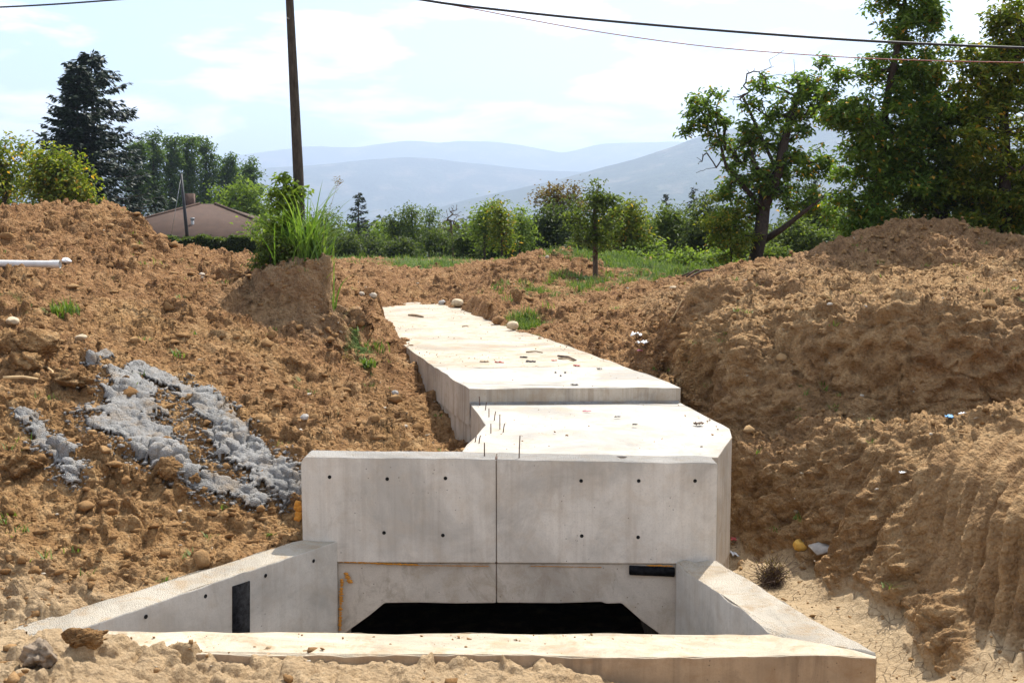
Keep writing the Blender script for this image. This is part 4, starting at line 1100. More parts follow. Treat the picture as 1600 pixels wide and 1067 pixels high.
# trees and bushes of the middle distance, left to right
BG = [
 ('leafy_tree', 'yellow-green leafy tree at the left frame edge behind the mound', 46, (10, 330), [(10, 300), (8, 260)], [(8, 235, 28), (-10, 270, 36), (22, 285, 24), (5, 310, 26), (-40, 250, 40)], 0.22, 'leaf_yellow', 3800, 0.12),
 ('leafy_tree', 'bushy yellow-green tree below the tall dark spruces', 43, (95, 335), [(95, 310), (92, 280)], [(92, 250, 26), (65, 275, 24), (120, 290, 26), (90, 300, 30), (50, 300, 20), (135, 310, 16), (60, 245, 14, 0.6)], 0.20, 'leaf_yellow', 4200, 0.09),
 ('broad_tree', 'light green tree with browning top right of the brown roof', 84, (385, 372), [(385, 350), (382, 320)], [(380, 308, 24), (350, 320, 22), (408, 318, 20), (395, 340, 24), (345, 345, 20), (420, 345, 18)], 0.32, 'leaf_light', 3000, 0.12),
 ('bush', 'green bush showing just above the reeds beside the roof', 58, (445, 385), [(445, 360)], [(440, 345, 22), (420, 360, 20), (465, 355, 20), (445, 372, 22)], 0.24, 'leaf_light', 2000, 0.05),
 ('bush', 'rounded bush between the reeds and the small spruce', 78, (512, 398), [(512, 375)], [(512, 345, 16), (498, 362, 16), (526, 362, 16), (512, 380, 18)], 0.26, 'leaf_mid', 1600, 0.06),
 ('bush', 'low pale bush just right of the small spruce', 92, (592, 398), [(592, 380)], [(592, 365, 14), (608, 372, 12), (580, 378, 12), (596, 385, 14)], 0.30, 'leaf_light', 1300, 0.06),
 ('evergreen_tree', 'short pointed evergreen, first of the pointed tops right of the spruce', 80, (618, 398), [(618, 370), (616, 345)], [(614, 345, 7), (616, 360, 11), (620, 378, 14)], 0.22, 'leaf_dark', 1300, 0.06),
 ('evergreen_tree', 'tallest of the pointed evergreens in the middle of the treeline', 80, (645, 398), [(645, 365), (643, 330)], [(636, 330, 6), (650, 332, 6), (643, 345, 13), (640, 362, 17), (650, 378, 18)], 0.22, 'leaf_mid', 2300, 0.07),
 ('evergreen_tree', 'slim pointed evergreen, right end of the pointed trio', 79, (670, 398), [(670, 365), (671, 340)], [(671, 334, 6), (669, 350, 11), (672, 366, 13), (668, 380, 14)], 0.22, 'leaf_mid', 1500, 0.06),
 ('bush', 'dark rounded bush at the foot of the bare tree', 68, (690, 405), [(690, 390)], [(682, 375, 16), (700, 382, 16), (672, 388, 14), (715, 388, 14)], 0.22, 'leaf_dark', 1900, 0.05),
 ('young_tree', 'slender light green tree, left of the close pair past the bare tree', 56, (757, 398), [(757, 370), (758, 330)], [(762, 325, 9), (755, 342, 14), (766, 352, 12), (745, 360, 12), (758, 372, 14)], 0.20, 'leaf_light', 1700, 0.06),
 ('young_tree', 'slender yellowish tree, right of the close pair past the bare tree', 55, (785, 398), [(785, 370), (784, 335)], [(781, 325, 9), (788, 340, 12), (776, 350, 12), (790, 358, 13), (783, 374, 12)], 0.20, 'leaf_yellow', 1600, 0.06),
 ('young_tree', 'thin green sapling beside the dark russet-topped tree', 60, (812, 398), [(812, 370), (814, 345)], [(815, 335, 8), (810, 350, 10), (820, 356, 10), (808, 370, 12), (824, 378, 12)], 0.20, 'leaf_light', 1300, 0.05),
 ('dark_tree', 'dark dense rounded tree left of the lone small tree', 62, (868, 402), [(868, 375), (868, 340)], [(858, 345, 22), (880, 340, 22), (845, 365, 20), (885, 365, 24), (862, 378, 24), (900, 350, 18), (842, 385, 14)], 0.24, 'leaf_dark', 4800, 0.12),
 ('leafy_tree', 'russet-tinged tree rising behind the dark rounded tree', 70, (880, 402), [(880, 350), (880, 310)], [(875, 306, 14), (895, 302, 13), (860, 315, 12), (850, 305, 9, 0.6), (905, 318, 14), (880, 325, 16)], 0.24, 'leaf_rust', 2000, 0.10),
 ('bush', 'yellow-green bush right behind the lone small tree', 47, (970, 412), [(970, 385)], [(965, 335, 16), (985, 330, 12), (955, 355, 16), (980, 360, 20), (968, 382, 18), (996, 345, 12), (1000, 385, 14)], 0.20, 'leaf_yellow', 3000, 0.06),
 ('dark_tree', 'dark green tree filling the gap behind the yellow-green bush', 75, (985, 402), [(985, 370)], [(985, 345, 18), (1005, 355, 16), (965, 350, 16), (990, 372, 20)], 0.26, 'leaf_dark', 1900, 0.08),
 ('bush', 'large grey-green rounded bush in the open field', 50, (1045, 416), [(1045, 395)], [(1045, 350, 26), (1025, 368, 24), (1070, 362, 24), (1040, 388, 24), (1075, 390, 20), (1015, 390, 16), (1060, 335, 12, 0.7)], 0.18, 'leaf_mid', 5200, 0.08),
 ('dark_tree', 'dark bushy tree between the big grey-green bush and the leaning tree', 46, (1110, 418), [(1110, 390), (1108, 350)], [(1108, 335, 20), (1095, 360, 24), (1125, 350, 24), (1110, 385, 26), (1085, 390, 16), (1140, 385, 20), (1100, 312, 10, 0.7)], 0.18, 'leaf_dark', 4600, 0.10),
 ('bush', 'dark bush seen under the low right limb of the leaning tree', 44, (1240, 412), [(1240, 395)], [(1225, 372, 22), (1255, 365, 24), (1240, 390, 22), (1210, 392, 16), (1275, 385, 22), (1300, 372, 22)], 0.17, 'leaf_mid', 4200, 0.08),
 ('dark_tree', 'dark tree filling the gap behind the leaning tree and tallest tree', 60, (1270, 405), [(1270, 360), (1270, 320)], [(1268, 300, 11, 0.7), (1270, 330, 20), (1250, 345, 20), (1292, 345, 24), (1275, 370, 26), (1220, 360, 18), (1320, 340, 22)], 0.22, 'leaf_dark', 4200, 0.10),
]
BG += [
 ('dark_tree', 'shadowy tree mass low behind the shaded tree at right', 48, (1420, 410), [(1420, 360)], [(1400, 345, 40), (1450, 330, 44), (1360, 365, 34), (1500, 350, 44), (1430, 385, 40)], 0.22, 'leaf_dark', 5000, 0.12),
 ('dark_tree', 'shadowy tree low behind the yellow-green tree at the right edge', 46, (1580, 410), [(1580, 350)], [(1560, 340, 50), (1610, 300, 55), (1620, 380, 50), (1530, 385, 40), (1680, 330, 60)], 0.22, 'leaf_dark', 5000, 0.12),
]
def low(px, py, r, d, lm, lb, nl=2300, lf=0.22):
    BG.append(('bush', lb, d, (px, 405), [(px, 398)], [(px, py, r), (px - r, py + 8, r * 0.75), (px + r, py + 6, r * 0.8), (px - r * 0.4, py + 16, r * 0.8), (px + r * 0.5, py + 18, r * 0.8)], lf, lm, nl, 0.05))
low(475, 378, 16, 64, 'leaf_dark', 'low bush right behind the reed clump')
low(538, 380, 15, 70, 'leaf_dark', 'dark low bush at the left foot of the small spruce')
low(580, 384, 13, 72, 'leaf_dark', 'mid green low bush at the right foot of the small spruce')
low(628, 384, 14, 66, 'leaf_dark', 'dark low bush under the tallest pointed evergreen', 2000)
low(735, 374, 17, 62, 'leaf_dark', 'rounded bush filling the gap right of the bare tree')
low(772, 384, 13, 60, 'leaf_dark', 'low bush between the close pair of slender trees')
low(800, 378, 15, 64, 'leaf_light', 'light low bush behind the yellowish slender tree')
low(832, 366, 18, 66, 'leaf_dark', 'round green bush left of the dark dense rounded tree', 2600)
low(915, 378, 15, 58, 'leaf_dark', 'dark bush just left of the lone small tree trunk')
low(948, 370, 20, 60, 'leaf_dark', 'green bush just right of the lone small tree crown', 2600)
low(1008, 388, 16, 47, 'leaf_light', 'light weedy bush left of the big grey-green bush')
low(1082, 402, 12, 42, 'leaf_light', 'low bright weedy bush in front of the big grey-green bush', 1800, 0.16)
low(1118, 404, 13, 39, 'leaf_light', 'low bright weeds left of the yellow-leaved shrub', 1800, 0.16)
low(1030, 406, 10, 43, 'leaf_light', 'low bright weeds at the foot of the big grey-green bush', 1500, 0.16)
low(985, 404, 11, 43, 'leaf_light', 'low bright weeds at the foot of the yellow-green bush', 1500, 0.16)
low(1170, 380, 22, 52, 'leaf_dark', 'bush showing just left of the leaning trunk', 2800)
low(1205, 398, 14, 40, 'leaf_mid', 'low bush showing just right of the leaning trunk', 2200, 0.18)
for k, (nm, lb, d, bp, tp, bl, lf, lm, nl, rb) in enumerate(BG):
    cat = 'bush' if nm == 'bush' else 'tree'
    tree(nm, lb, cat, d, bp, tp, bl, lf, lm, nl, max(40, nl // 24), rb, 40 + k, clump=lf * 2.0, step=0.6, jit=0.75)

# poplar row behind the house
ordn = ['first', 'second', 'third', 'fourth', 'fifth', 'sixth', 'seventh']
for k, (px, top, w) in enumerate(((213, 222, 15), (240, 208, 18), (268, 212, 15), (293, 212, 18), (322, 216, 17), (355, 242, 17), (388, 250, 20))):
    bl = []
    g = np.random.default_rng(300 + k)
    for y in range(top + 10, 335, 13):
        f = min(1.0, (y - top) / 30.0)
        bl.append((px + g.normal() * 3, y, w * (0.55 + 0.45 * f) * g.uniform(0.75, 1.1), g.uniform(0.6, 1.2)))
    tree('poplar_tree', f'{ordn[k]} poplar of the row behind the house, counted from the dark spruces', 'tree', 150 + 3 * k, (px, 372), [(px, 320), (px, 270), (px, top + 14)], bl, 0.50, 'leaf_poplar', 4200, 170, 0.25, 310 + k, 'poplars in the row behind the house', clump=0.9, step=1.2)

# spruces: whorls of drooping boughs hung with needle sprays
def spruce(label, d, px, top_py, base_py, half_px, seed, nb=170, spray=46, group=None, sparse=0.0, skew=0.0):
    g = np.random.default_rng(seed)
    base = P(px, base_py, d); tip = P(px + skew, top_py, d)
    gz = drop(base[0], base[1]); base[2] = min(gz, base[2])
    H = tip[2] - base[2]; Rm = half_px / F_PX * d
    root = empty('spruce_tree', base); tag(root, label, 'tree', group)
    V, F = tube([base - (0, 0, 0.2), base + (tip - base) * 0.5, tip], [0.022 * H, 0.013 * H, 0.01], 7)
    link('trunk', mesh_np('trunk', V - base, F, True), M['bark'], root)
    Vs, Fs, o = [], [], 0
    Ps, Ds = [], []
    for k in range(nb):
        t = (k + g.uniform()) / nb
        t = t ** 0.85
        z = 0.06 + 0.93 * t
        L = Rm * (1 - z) ** 0.62 * g.uniform(0.55, 1.12) * (1 if g.uniform() > sparse * 0.5 else 0.5) + 0.06
        a = g.uniform(0, 2 * np.pi)
        c = base + (tip - base) * z
        dirv = np.array((math.cos(a), math.sin(a), 0))
        s = np.linspace(0, 1, 7)
        drp = -0.30 * L * s + 0.30 * L * s ** 2.6 + 0.10 * L * (z > 0.8) * s * 3
        pts = c + dirv * (L * s)[:, None] + np.stack((0 * s, 0 * s, drp), -1)
        v, f = tube(pts, np.linspace(0.012 * H * (1 - z) * 0.35 + 0.01, 0.006, 7), 4, False)
        Vs.append(v); Fs.append(f[0] + o); o += len(v)
        m = int(spray * (0.3 + L / Rm))
        u = g.uniform(0.12, 1.0, m) ** 0.8
        pp = np.stack([np.interp(u, s, pts[:, q]) for q in range(3)], -1)
        side = np.cross(dirv, (0, 0, 1.0))
        sg = g.choice((-1, 1), m)
        dd = dirv * g.uniform(0.3, 1.0, m)[:, None] + side * (sg * g.uniform(0.1, 0.9, m))[:, None] + np.stack((np.zeros(m), np.zeros(m), g.normal(-0.35, 0.28, m)), -1)
        Ps.append(pp); Ds.append(dd / np.linalg.norm(dd, axis=1, keepdims=True))
    br = link('boughs', mesh_np('boughs', np.concatenate(Vs) - base, np.concatenate(Fs), True), M['bark'], root)
    p = np.concatenate(Ps); dd = np.concatenate(Ds); n = len(p)
    s = np.cross(dd, np.stack((g.normal(0, 0.5, n), g.normal(0, 0.5, n), np.ones(n)), -1)); s /= np.linalg.norm(s, axis=1, keepdims=True)
    L = (0.045 * H * 0.55 + 0.09) * g.uniform(0.5, 1.3, (n, 1)); Wd = L * 0.20
    V = np.stack((p, p + dd * L * 0.5 + s * Wd, p + dd * L, p + dd * L * 0.5 - s * Wd), 1).reshape(-1, 3)
    k = np.arange(n) * 4
    link('crown', mesh_np('crown', V - base, np.concatenate((np.stack((k, k + 1, k + 2), -1), np.stack((k, k + 2, k + 3), -1)))), M['needle'], root)
    return root
spruce('dense dark spruce with blunt top, front one of the tall pair', 74, 120, 104, 345, 92, 71, 330, 80, 'tall dark spruces on the left', 0.0)
spruce('taller open-branched spruce, rear one of the pair, nearer the poplars', 82, 150, 80, 345, 150, 72, 270, 62, 'tall dark spruces on the left', 0.3, -8)
spruce('small lone conical spruce in the middle of the treeline', 90, 560, 300, 396, 30, 73, 120, 30)
spruce('slim dark conifer tip rising behind the big grey-green bush', 95, 1041, 302, 396, 20, 74, 80, 26)
spruce('slim dark conifer tip behind the leaning tree, upper one', 90, 1084, 292, 396, 18, 75, 70, 26)
spruce('dark conifer in the gap between leaning tree and tallest tree', 88, 1268, 268, 396, 26, 76, 90, 28)

# bare tree
g = np.random.default_rng(91)
bt = P(708, 402, 66); bt[2] = drop(bt[0], bt[1])
nodes, par, tips = grow([bt, P(708, 385, 66), P(706, 365, 66), P(704, 345, 66)], px_blobs(66, [(700, 335, 12), (715, 340, 12), (695, 352, 12), (722, 355, 12), (706, 325, 8)]), 130, g, 0.3, 0.2)
root = empty('bare_tree', bt); tag(root, 'bare leafless tree with thin grey branches in the treeline', 'tree')
V, F = branch_mesh(nodes, par, 0.008, 0.075)
link('trunk', mesh_np('trunk', V - bt, F, True), M['bark2'], root)
# dead twigs of the leaning walnut are part of it
wal = [o for o in col.objects if o.get('label', '').startswith('leaning dark tree')][0]
bw = np.array(wal.location)
nodes, par, tips = grow([P(1215, 270, 33), P(1190, 215, 33), P(1172, 175, 33), P(1160, 150, 33)], px_blobs(33, [(1150, 145, 22), (1185, 130, 22), (1225, 110, 24), (1110, 255, 16), (1095, 265, 10), (1170, 160, 25)], 0.6), 44, g, 0.25, 0.3)
V, F = branch_mesh(nodes, par, 0.007, 0.05)
link('dead_branch', mesh_np('dead_branch', V - bw, F, True), M['bark'], wal)
V, F = tube([P(1190, 378, 33), P(1222, 358, 32.8), P(1255, 332, 32.6), P(1290, 305, 32.5)], [0.11, 0.085, 0.06, 0.03], 7)
link('limb', mesh_np('limb', V - bw, F, True), M['bark'], wal)
V, F = tube([P(1196, 330, 33), P(1160, 290, 33), P(1135, 262, 33), P(1128, 235, 33), P(1118, 190, 33)], [0.10, 0.075, 0.05, 0.04, 0.02], 6)
link('limb', mesh_np('limb', V - bw, F, True), M['bark'], wal)

# distant woodland that closes the view between the trees
g = np.random.default_rng(55)
Vs, Fs, o = [], [], 0
for k in range(520):
    a = g.uniform(-0.62, 0.62); r = g.uniform(105, 330)
    x, y = r * math.sin(a), r * math.cos(a)
    z0 = drop(x, y, 60)
    hgt = g.uniform(3.2, 6.0) + (r - 100) * 0.026
    n = 90
    q = g.normal(size=(n, 3)); q /= np.linalg.norm(q, axis=1, keepdims=True); q *= g.uniform(0.4, 1, (n, 1)) ** 0.4
    pos = np.array((x, y, z0 + hgt * 0.52)) + q * np.array((hgt * 0.55, hgt * 0.55, hgt * 0.5))
    V, F = leaves_np(pos, 1.0, 0.65, g, 0.3)
    Vs.append(V); Fs.append(F + o); o += len(V)
wd = link('distant_woodland', mesh_np('distant_woodland', np.concatenate(Vs), np.concatenate(Fs)), M['leaf_dark'])
tag(wd, 'far dark green wood closing the view behind the treeline', 'woodland', None, 'stuff')

# hedge in front of the house
g = np.random.default_rng(66)
ha, hb = P(244, 402, 50), P(425, 402, 50)
hz = min(drop(ha[0], ha[1]), drop(hb[0], hb[1])) - 0.05
n = 15000
t = g.uniform(0, 1, n)
htop = 0.98 + 0.07 * np.sin(t * 19) + 0.05 * np.sin(t * 47 + 1) - 0.10 * (t > 0.88) * (t - 0.88) * 8
face = g.uniform(0, 1, n)
yy = np.where(face < 0.6, g.normal(-0.4, 0.06, n), g.uniform(-0.45, 0.45, n))
zz = np.where(face < 0.6, g.uniform(0, 1, n), np.where(face < 0.85, g.normal(0.98, 0.03, n), g.uniform(0, 1, n))) * htop
hp_ = np.stack((ha[0] + (hb[0] - ha[0]) * t, ha[1] + yy, hz + zz + 0.05), -1)
V, F = leaves_np(hp_, 0.15, 0.09, g, 0.2)
hbase = np.array(((ha[0] + hb[0]) / 2, ha[1], hz))
hedge = empty('hedge', hbase); tag(hedge, 'long clipped dark hedge in front of the brown roof', 'hedge')
link('foliage', mesh_np('foliage', V - hbase, F), M['leaf_dark'], hedge)
nodes_v, nodes_f, o = [], [], 0
for k in range(26):
    tk = (k + 0.5) / 26
    b0 = np.array((ha[0] + (hb[0] - ha[0]) * tk, ha[1] + g.normal() * 0.1, hz - 0.1))
    v, f = tube([b0, b0 + (g.normal() * 0.1, 0, 0.5), b0 + (g.normal() * 0.2, 0, 0.95)], [0.04, 0.03, 0.01], 5, False)
    nodes_v.append(v); nodes_f.append(f[0] + o); o += len(v)
link('stems', mesh_np('stems', np.concatenate(nodes_v) - hbase, np.concatenate(nodes_f), True), M['bark'], hedge)

# grass: blades as narrow bent strips
def blades(base_pts, length, width, g, segs=3, bend=0.7, spread=0.5):
    n = len(base_pts)
    a = g.uniform(0, 2 * np.pi, n)
    hd = np.stack((np.cos(a), np.sin(a), np.zeros(n)), -1)
    sd = np.stack((-np.sin(a), np.cos(a), np.zeros(n)), -1)
    L = length * g.uniform(0.45, 1.15, n); bd = bend * g.uniform(0.3, 1.2, n); ln = spread * g.uniform(0, 1, n)
    W_ = width * g.uniform(0.7, 1.2, n)
    rows = []
    for s in range(segs + 1):
        t = s / segs
        p = base_pts + hd * (L * (ln * t + bd * t * t * 0.6))[:, None] + np.array((0, 0, 1.0)) * (L * (t * (1 - 0.25 * ln) - bd * 0.45 * t ** 2.4))[:, None]
        w = (W_ * (1 - t ** 1.6) * 0.5)[:, None] + 0.0004
        rows += [p - sd * w, p + sd * w]
    V = np.stack(rows, 1).reshape(-1, 3)
    m = 2 * (segs + 1)
    k = (np.arange(n) * m)[:, None]
    F = np.concatenate([np.concatenate((k + 2 * s, k + 2 * s + 1, k + 2 * s + 3, k + 2 * s + 2), 1) for s in range(segs)])
    return V, F
flat = TV.reshape(NA, NR, 3)
gsel = np.abs(np.degrees(az))[:, None] * np.ones((1, NR))
gnoise = grass_m + 1.1 * fbm(TX * 1.2, TY * 1.2, 90, 3)
cand = np.flatnonzero(((gnoise > 0.62) & (grass_m > 0.3) & (gsel < 29) & (rng_r < 75) & ~DUG).ravel())
g = np.random.default_rng(12)
pick = g.choice(cand, 26000)
bp_ = TV[pick] + np.stack((g.normal(0, 0.06, len(pick)), g.normal(0, 0.06, len(pick)), np.full(len(pick), -0.01)), -1)
V, F = blades(bp_, 0.26, 0.022, g, 2, 0.6, 0.5)
tag(link('grass', mesh_np('grass', V, F), M['grass']), 'patchy green grass over the spoil and field behind', 'grass', None, 'stuff')
# low weeds scattered on the raw slopes
cand = np.flatnonzero(((fbm(TX * 0.9, TY * 0.9, 95, 4) > 0.16) & (gsel < 28) & (rng_r < 36) & (rng_r > 10) & ~DUG & (floor_m < 0.1) & (groove_m < 0.1)).ravel())
cen = TV[g.choice(cand, 200)]
bp_ = np.repeat(cen, 9, 0) + g.normal(size=(200 * 9, 3)) * np.array((0.045, 0.045, 0.0)) + np.array((0, 0, 0.0))
V, F = blades(bp_, 0.12, 0.014, g, 2, 0.9, 0.9)
tag(link('weeds', mesh_np('weeds', V, F), M['grass']), 'tiny green weed sprouts scattered over the bare slopes', 'weeds', None, 'stuff')

# tuft helper for the bigger single weeds
def tuft(name, px, py, label, h, n, seed, mat='grass', spread=0.5, width=0.02, cat='weed'):
    c, nr = hit(px, py)
    g = np.random.default_rng(seed)
    b = g.normal(size=(n, 3)) * np.array((0.25 * h, 0.25 * h, 0))
    V, F = blades(b, h, width, g, 4, 0.9, spread)
    o = link(name, mesh_np(name, V, F), M[mat], None, tuple(c - np.array((0, 0, 0.02))))
    return tag(o, label, cat)
tuft('weed_tuft', 575, 572, 'bright green weed tuft on the slope left of the culvert', 0.24, 60, 1, 'grass', 0.8, 0.03)
tuft('weed_tuft', 542, 560, 'thin grassy tuft hanging on the slope below the earth stump', 0.2, 40, 2, 'dry', 0.9, 0.014)
tuft('weed_tuft', 554, 515, 'green weed tuft just right of the earth stump', 0.16, 26, 3, 'grass', 0.8, 0.03)
tuft('weed_tuft', 276, 556, 'small weed sprout alone on the middle of the left slope', 0.22, 18, 4, 'grass', 0.7, 0.02)
tuft('weed_tuft', 350, 795, 'small green sprout below the grey spill', 0.14, 14, 5, 'grass', 0.6, 0.014)
tuft('weed_tuft', 422, 834, 'tiny green sprout beside the headwall foot', 0.07, 22, 6, 'grass', 1.2, 0.014)
tuft('weed_tuft', 975, 1052, 'pale dusty sprout at the foot of the near chamber wall', 0.07, 26, 7, 'dry', 1.0, 0.006)

# reeds, leafy shrub and dry stalk on the earth stump by the pole
g = np.random.default_rng(17)
pc = np.array((PILLAR_C[0], PILLAR_C[1], -0.55))
def on_stump(n, sx, sy, ox=0.0, oy=0.0):
    q = np.stack((pc[0] + ox + g.normal(0, sx, n), pc[1] + oy + g.normal(0, sy, n), np.zeros(n)), -1)
    q[:, 2] = site_z(q[:, 0], q[:, 1]) - 0.02
    return q
root = empty('reed_clump', (pc[0] + 0.15, pc[1] - 0.1, -0.55)); tag(root, 'tall arching green reed clump on the earth stump beside the pole', 'reeds')
rb = np.array(root.location)
V1, F1 = blades(on_stump(230, 0.21, 0.24, 0.24, 0.05), 1.75, 0.034, g, 8, 1.0, 0.42)
link('blades', mesh_np('blades', V1 - rb, F1), M['reed'], root)['kind'] = 'stuff'
V2, F2 = blades(on_stump(40, 0.30, 0.25, 0.0, 0.05), 0.45, 0.024, g, 4, 1.2, 0.9)
link('low_blades', mesh_np('low_blades', V2 - rb, F2), M['grass'], root)['kind'] = 'stuff'
sh_b = np.array((pc[0] - 0.02, pc[1] + 0.35, -0.55))
tree('shrub', 'upright leafy shrub growing in front of the pole above the reeds', 'shrub', sh_b[1], (452, 400), [(451, 350), (450, 300)],
     [(448, 288, 14), (436, 305, 14), (462, 300, 14), (450, 325, 18), (440, 345, 18), (462, 345, 16), (430, 375, 22), (470, 370, 22)], 0.13, 'leaf_light', 1500, 80, 0.02, 21, clump=0.16, step=0.15)
tree('shrub', 'low dark leafy growth at the left foot of the reeds', 'shrub', 19.9, (425, 412), [(425, 395)], [(420, 385, 18), (440, 390, 18), (412, 405, 14)], 0.10, 'leaf_mid', 800, 40, 0.015, 22, clump=0.14, step=0.12)
st = np.array((pc[0] + 0.45, pc[1], -0.5)); tip = P(528, 285, pc[1])
root = empty('dry_stalk', st); tag(root, 'thin dry stalk with a feathery seed head above the reeds', 'stalk')
V, F = tube([st, st + (tip - st) * 0.5 + (-0.06, 0, 0.0), tip], [0.005, 0.004, 0.002], 5)
link('stem', mesh_np('stem', V - st, F, True), M['dry'], root)
hp2 = tip + g.normal(size=(60, 3)) * np.array((0.035, 0.035, 0.06))
V, F = leaves_np(hp2, 0.07, 0.008, g, -0.4)
link('seed_head', mesh_np('seed_head', V - st, F), M['dry'], root)['kind'] = 'stuff'

# ------------------------------------------------------------------ pole, cables, house
pb = np.array((-3.93, 20.75, -0.9)); pt_ = P(450, -75, 20.9)
root = empty('utility_pole', pb); tag(root, 'weathered wooden utility pole rising from the earth stump', 'pole')
mid_ = P(466, 270, 20.8)
pts = [pb + (P(470, 400, 20.75) - pb) * 0, P(469, 380, 20.75), mid_, P(459, 130, 20.85), P(452.5, 0, 20.9), pt_]
pts[0][0] = P(471, 420, 20.75)[0]
V, F = tube(pts, [0.112, 0.106, 0.094, 0.082, 0.070, 0.062], 14)
link('shaft', mesh_np('shaft', V - pb, F, True), M['pole'], root)
V, F = box_np(pt_ + (0, -0.05, -0.12) - pb, (0.35, 0, 0), (0, 0.045, 0), (0, 0, 0.05)); link('crossarm', mesh_np('crossarm', V, F), M['pole'], root)
for sx in (-0.25, 0.25):
    V, F = tube([pt_ + (sx, -0.05, -0.07) - pb, pt_ + (sx, -0.05, 0.0) - pb, pt_ + (sx, -0.05, 0.06) - pb], [0.03, 0.04, 0.02], 10); link('insulator', mesh_np('insulator', V, F, True), M['white'], root)
V, F = tube([P(451.6, 30, 20.78) - pb, P(448, 28, 20.7) - pb], [0.012, 0.012], 6); link('bolt', mesh_np('bolt', V, F, True), M['metal'], root)
def sag(name, pix, r, mat, label, cat='cable'):
    pts = np.array([P(*p) for p in pix])
    t = np.linspace(0, 1, len(pts)); tt_ = np.linspace(0, 1, 40)
    q = np.stack([np.interp(tt_, t, pts[:, k]) for k in range(3)], -1)
    for _ in range(4): q[1:-1] = (q[:-2] + 2 * q[1:-1] + q[2:]) / 4
    b = q[0].copy(); V, F = tube(q - b, r, 8)
    o = link(name, mesh_np(name, V, F, True), M[mat], None, tuple(b))
    return tag(o, label, cat)
sag('overhead_cable', [(456, -62, 20.8), (625, -1, 20.3), (890, 28, 19.6), (1100, 46.5, 19.0), (1346, 64.5, 18.4), (1600, 76, 17.8), (1900, 84, 17.0), (2300, 80, 16.0)], 0.021, 'cable', 'thick black overhead cable crossing the sky to the right')
sag('overhead_cable', [(456, -58, 20.8), (625, -4, 20.4), (719, 10, 20.2), (890, 44, 19.7), (1100, 74.5, 19.1), (1325, 91, 18.5), (1506, 97, 18.1), (1700, 99, 17.6), (2200, 90, 16.4)], 0.008, 'cable_r', 'thin reddish overhead cable sagging below the thick black one')
sag('overhead_cable', [(447, -58, 20.8), (300, -9, 20.4), (185, 0, 20.0), (90, 7, 19.8), (0, 12, 19.6), (-300, 20, 19.0), (-700, 10, 18)], 0.014, 'cable', 'grey overhead cable crossing the top left corner')

# house: only its hipped roof shows above the hedge
hx, hy, hw, hd = -20.2, 76.0, 6.9, 5.4
ez, az0 = -0.05, 2.12
gz = drop(hx, hy) - 0.2
hb0 = np.array((hx, hy, gz))
house = empty('house', hb0); tag(house, 'low house with brown hipped roof behind the hedge', 'house')
add_box('wall', (0, 0, (ez - gz) / 2), (hw - 0.5, 0, 0), (0, hd - 0.5, 0), (0, 0, (ez - gz) / 2), M['plaster'], house)
e = ez - gz; a_z = az0 - gz
V = np.array([(-hw, -hd, e), (hw, -hd, e), (hw, hd, e), (-hw, hd, e), (-0.5, 0, a_z), (0.5, 0, a_z), (-hw, -hd, e - 0.14), (hw, -hd, e - 0.14), (hw, hd, e - 0.14), (-hw, hd, e - 0.14)])
F4 = np.array([(0, 1, 5, 4), (2, 3, 4, 5), (6, 9, 8, 7), (0, 6, 7, 1), (1, 7, 8, 2), (2, 8, 9, 3), (3, 9, 6, 0)]); F3 = np.array([(1, 2, 5), (3, 0, 4)])
roof = link('roof', mesh_np('roof', V, [F4, F3]), M['roof'], house)
for s in (-1, 1):
    p0, p1 = np.array((s * hw, -hd, e)), np.array((s * 0.5, 0, a_z))
    v, f = tube([p0 + (0, 0, 0.02), p1 + (0, 0, 0.03)], 0.09, 6); link('ridge_tile', mesh_np('ridge_tile', v, f, True), M['roof'], roof)
cpos = P(297, 312, 77) - hb0
add_box('chimney', cpos + (0, 0, -0.15), (0.28, 0, 0), (0, 0.28, 0), (0, 0, 0.55), M['brick'], roof, 0.02)
vp = P(301, 352, 72.6) - hb0
v, f = tube([vp - (0, 0, 0.5), vp + (0, 0, 0.35)], 0.10, 10); link('vent_pipe', mesh_np('vent_pipe', v, f, True), M['metal'], roof)
v, f = tube([vp + (0, 0, 0.35), vp + (0, 0, 0.47)], [0.14, 0.13], 10); link('vent_cap', mesh_np('vent_cap', v, f, True), M['metal'], roof)
add_box('vent_flashing', vp + (0.05, -0.12, -0.38), (0.34, 0, 0), (0, 0.1, 0.03), (0, 0, 0.08), M['white'], roof, 0.02)
# thin leaning mast by the hedge
mb = P(296, 402, 53); mb[2] = drop(mb[0], mb[1]) - 0.1
root = empty('lamp_mast', mb); tag(root, 'thin dark leaning mast standing between hedge and roof', 'mast')
mt = P(283, 272, 53)
V, F = tube([mb, (mb + mt) / 2, mt], [0.09, 0.075, 0.055], 10); link('shaft', mesh_np('shaft', V - mb, F, True), M['cable'], root)
V, F = tube([mt + (0, 0, -0.1), P(268, 366, 52.5)], 0.012, 5); link('guy_wire', mesh_np('guy_wire', V - mb, F, True), M['metal'], root)

# ------------------------------------------------------------------ loose soil, stones, litter
def lump(g, V0, F0, s, jag=0.22):
    v = V0 * (1 + jag * g.normal(size=(len(V0), 1)))
    for _ in range(6):
        n = g.normal(size=3); n /= np.linalg.norm(n); h = g.uniform(0.4, 0.85)
        v = v - np.maximum(v @ n - h, 0)[:, None] * n
    v = v * np.array(s) * 1.25
    a, b = g.uniform(0, 2 * np.pi), g.uniform(-0.5, 0.5)
    Rz = np.array(((math.cos(a), -math.sin(a), 0), (math.sin(a), math.cos(a), 0), (0, 0, 1)))
    Rx = np.array(((1, 0, 0), (0, math.cos(b), -math.sin(b)), (0, math.sin(b), math.cos(b))))
    return v @ (Rz @ Rx).T
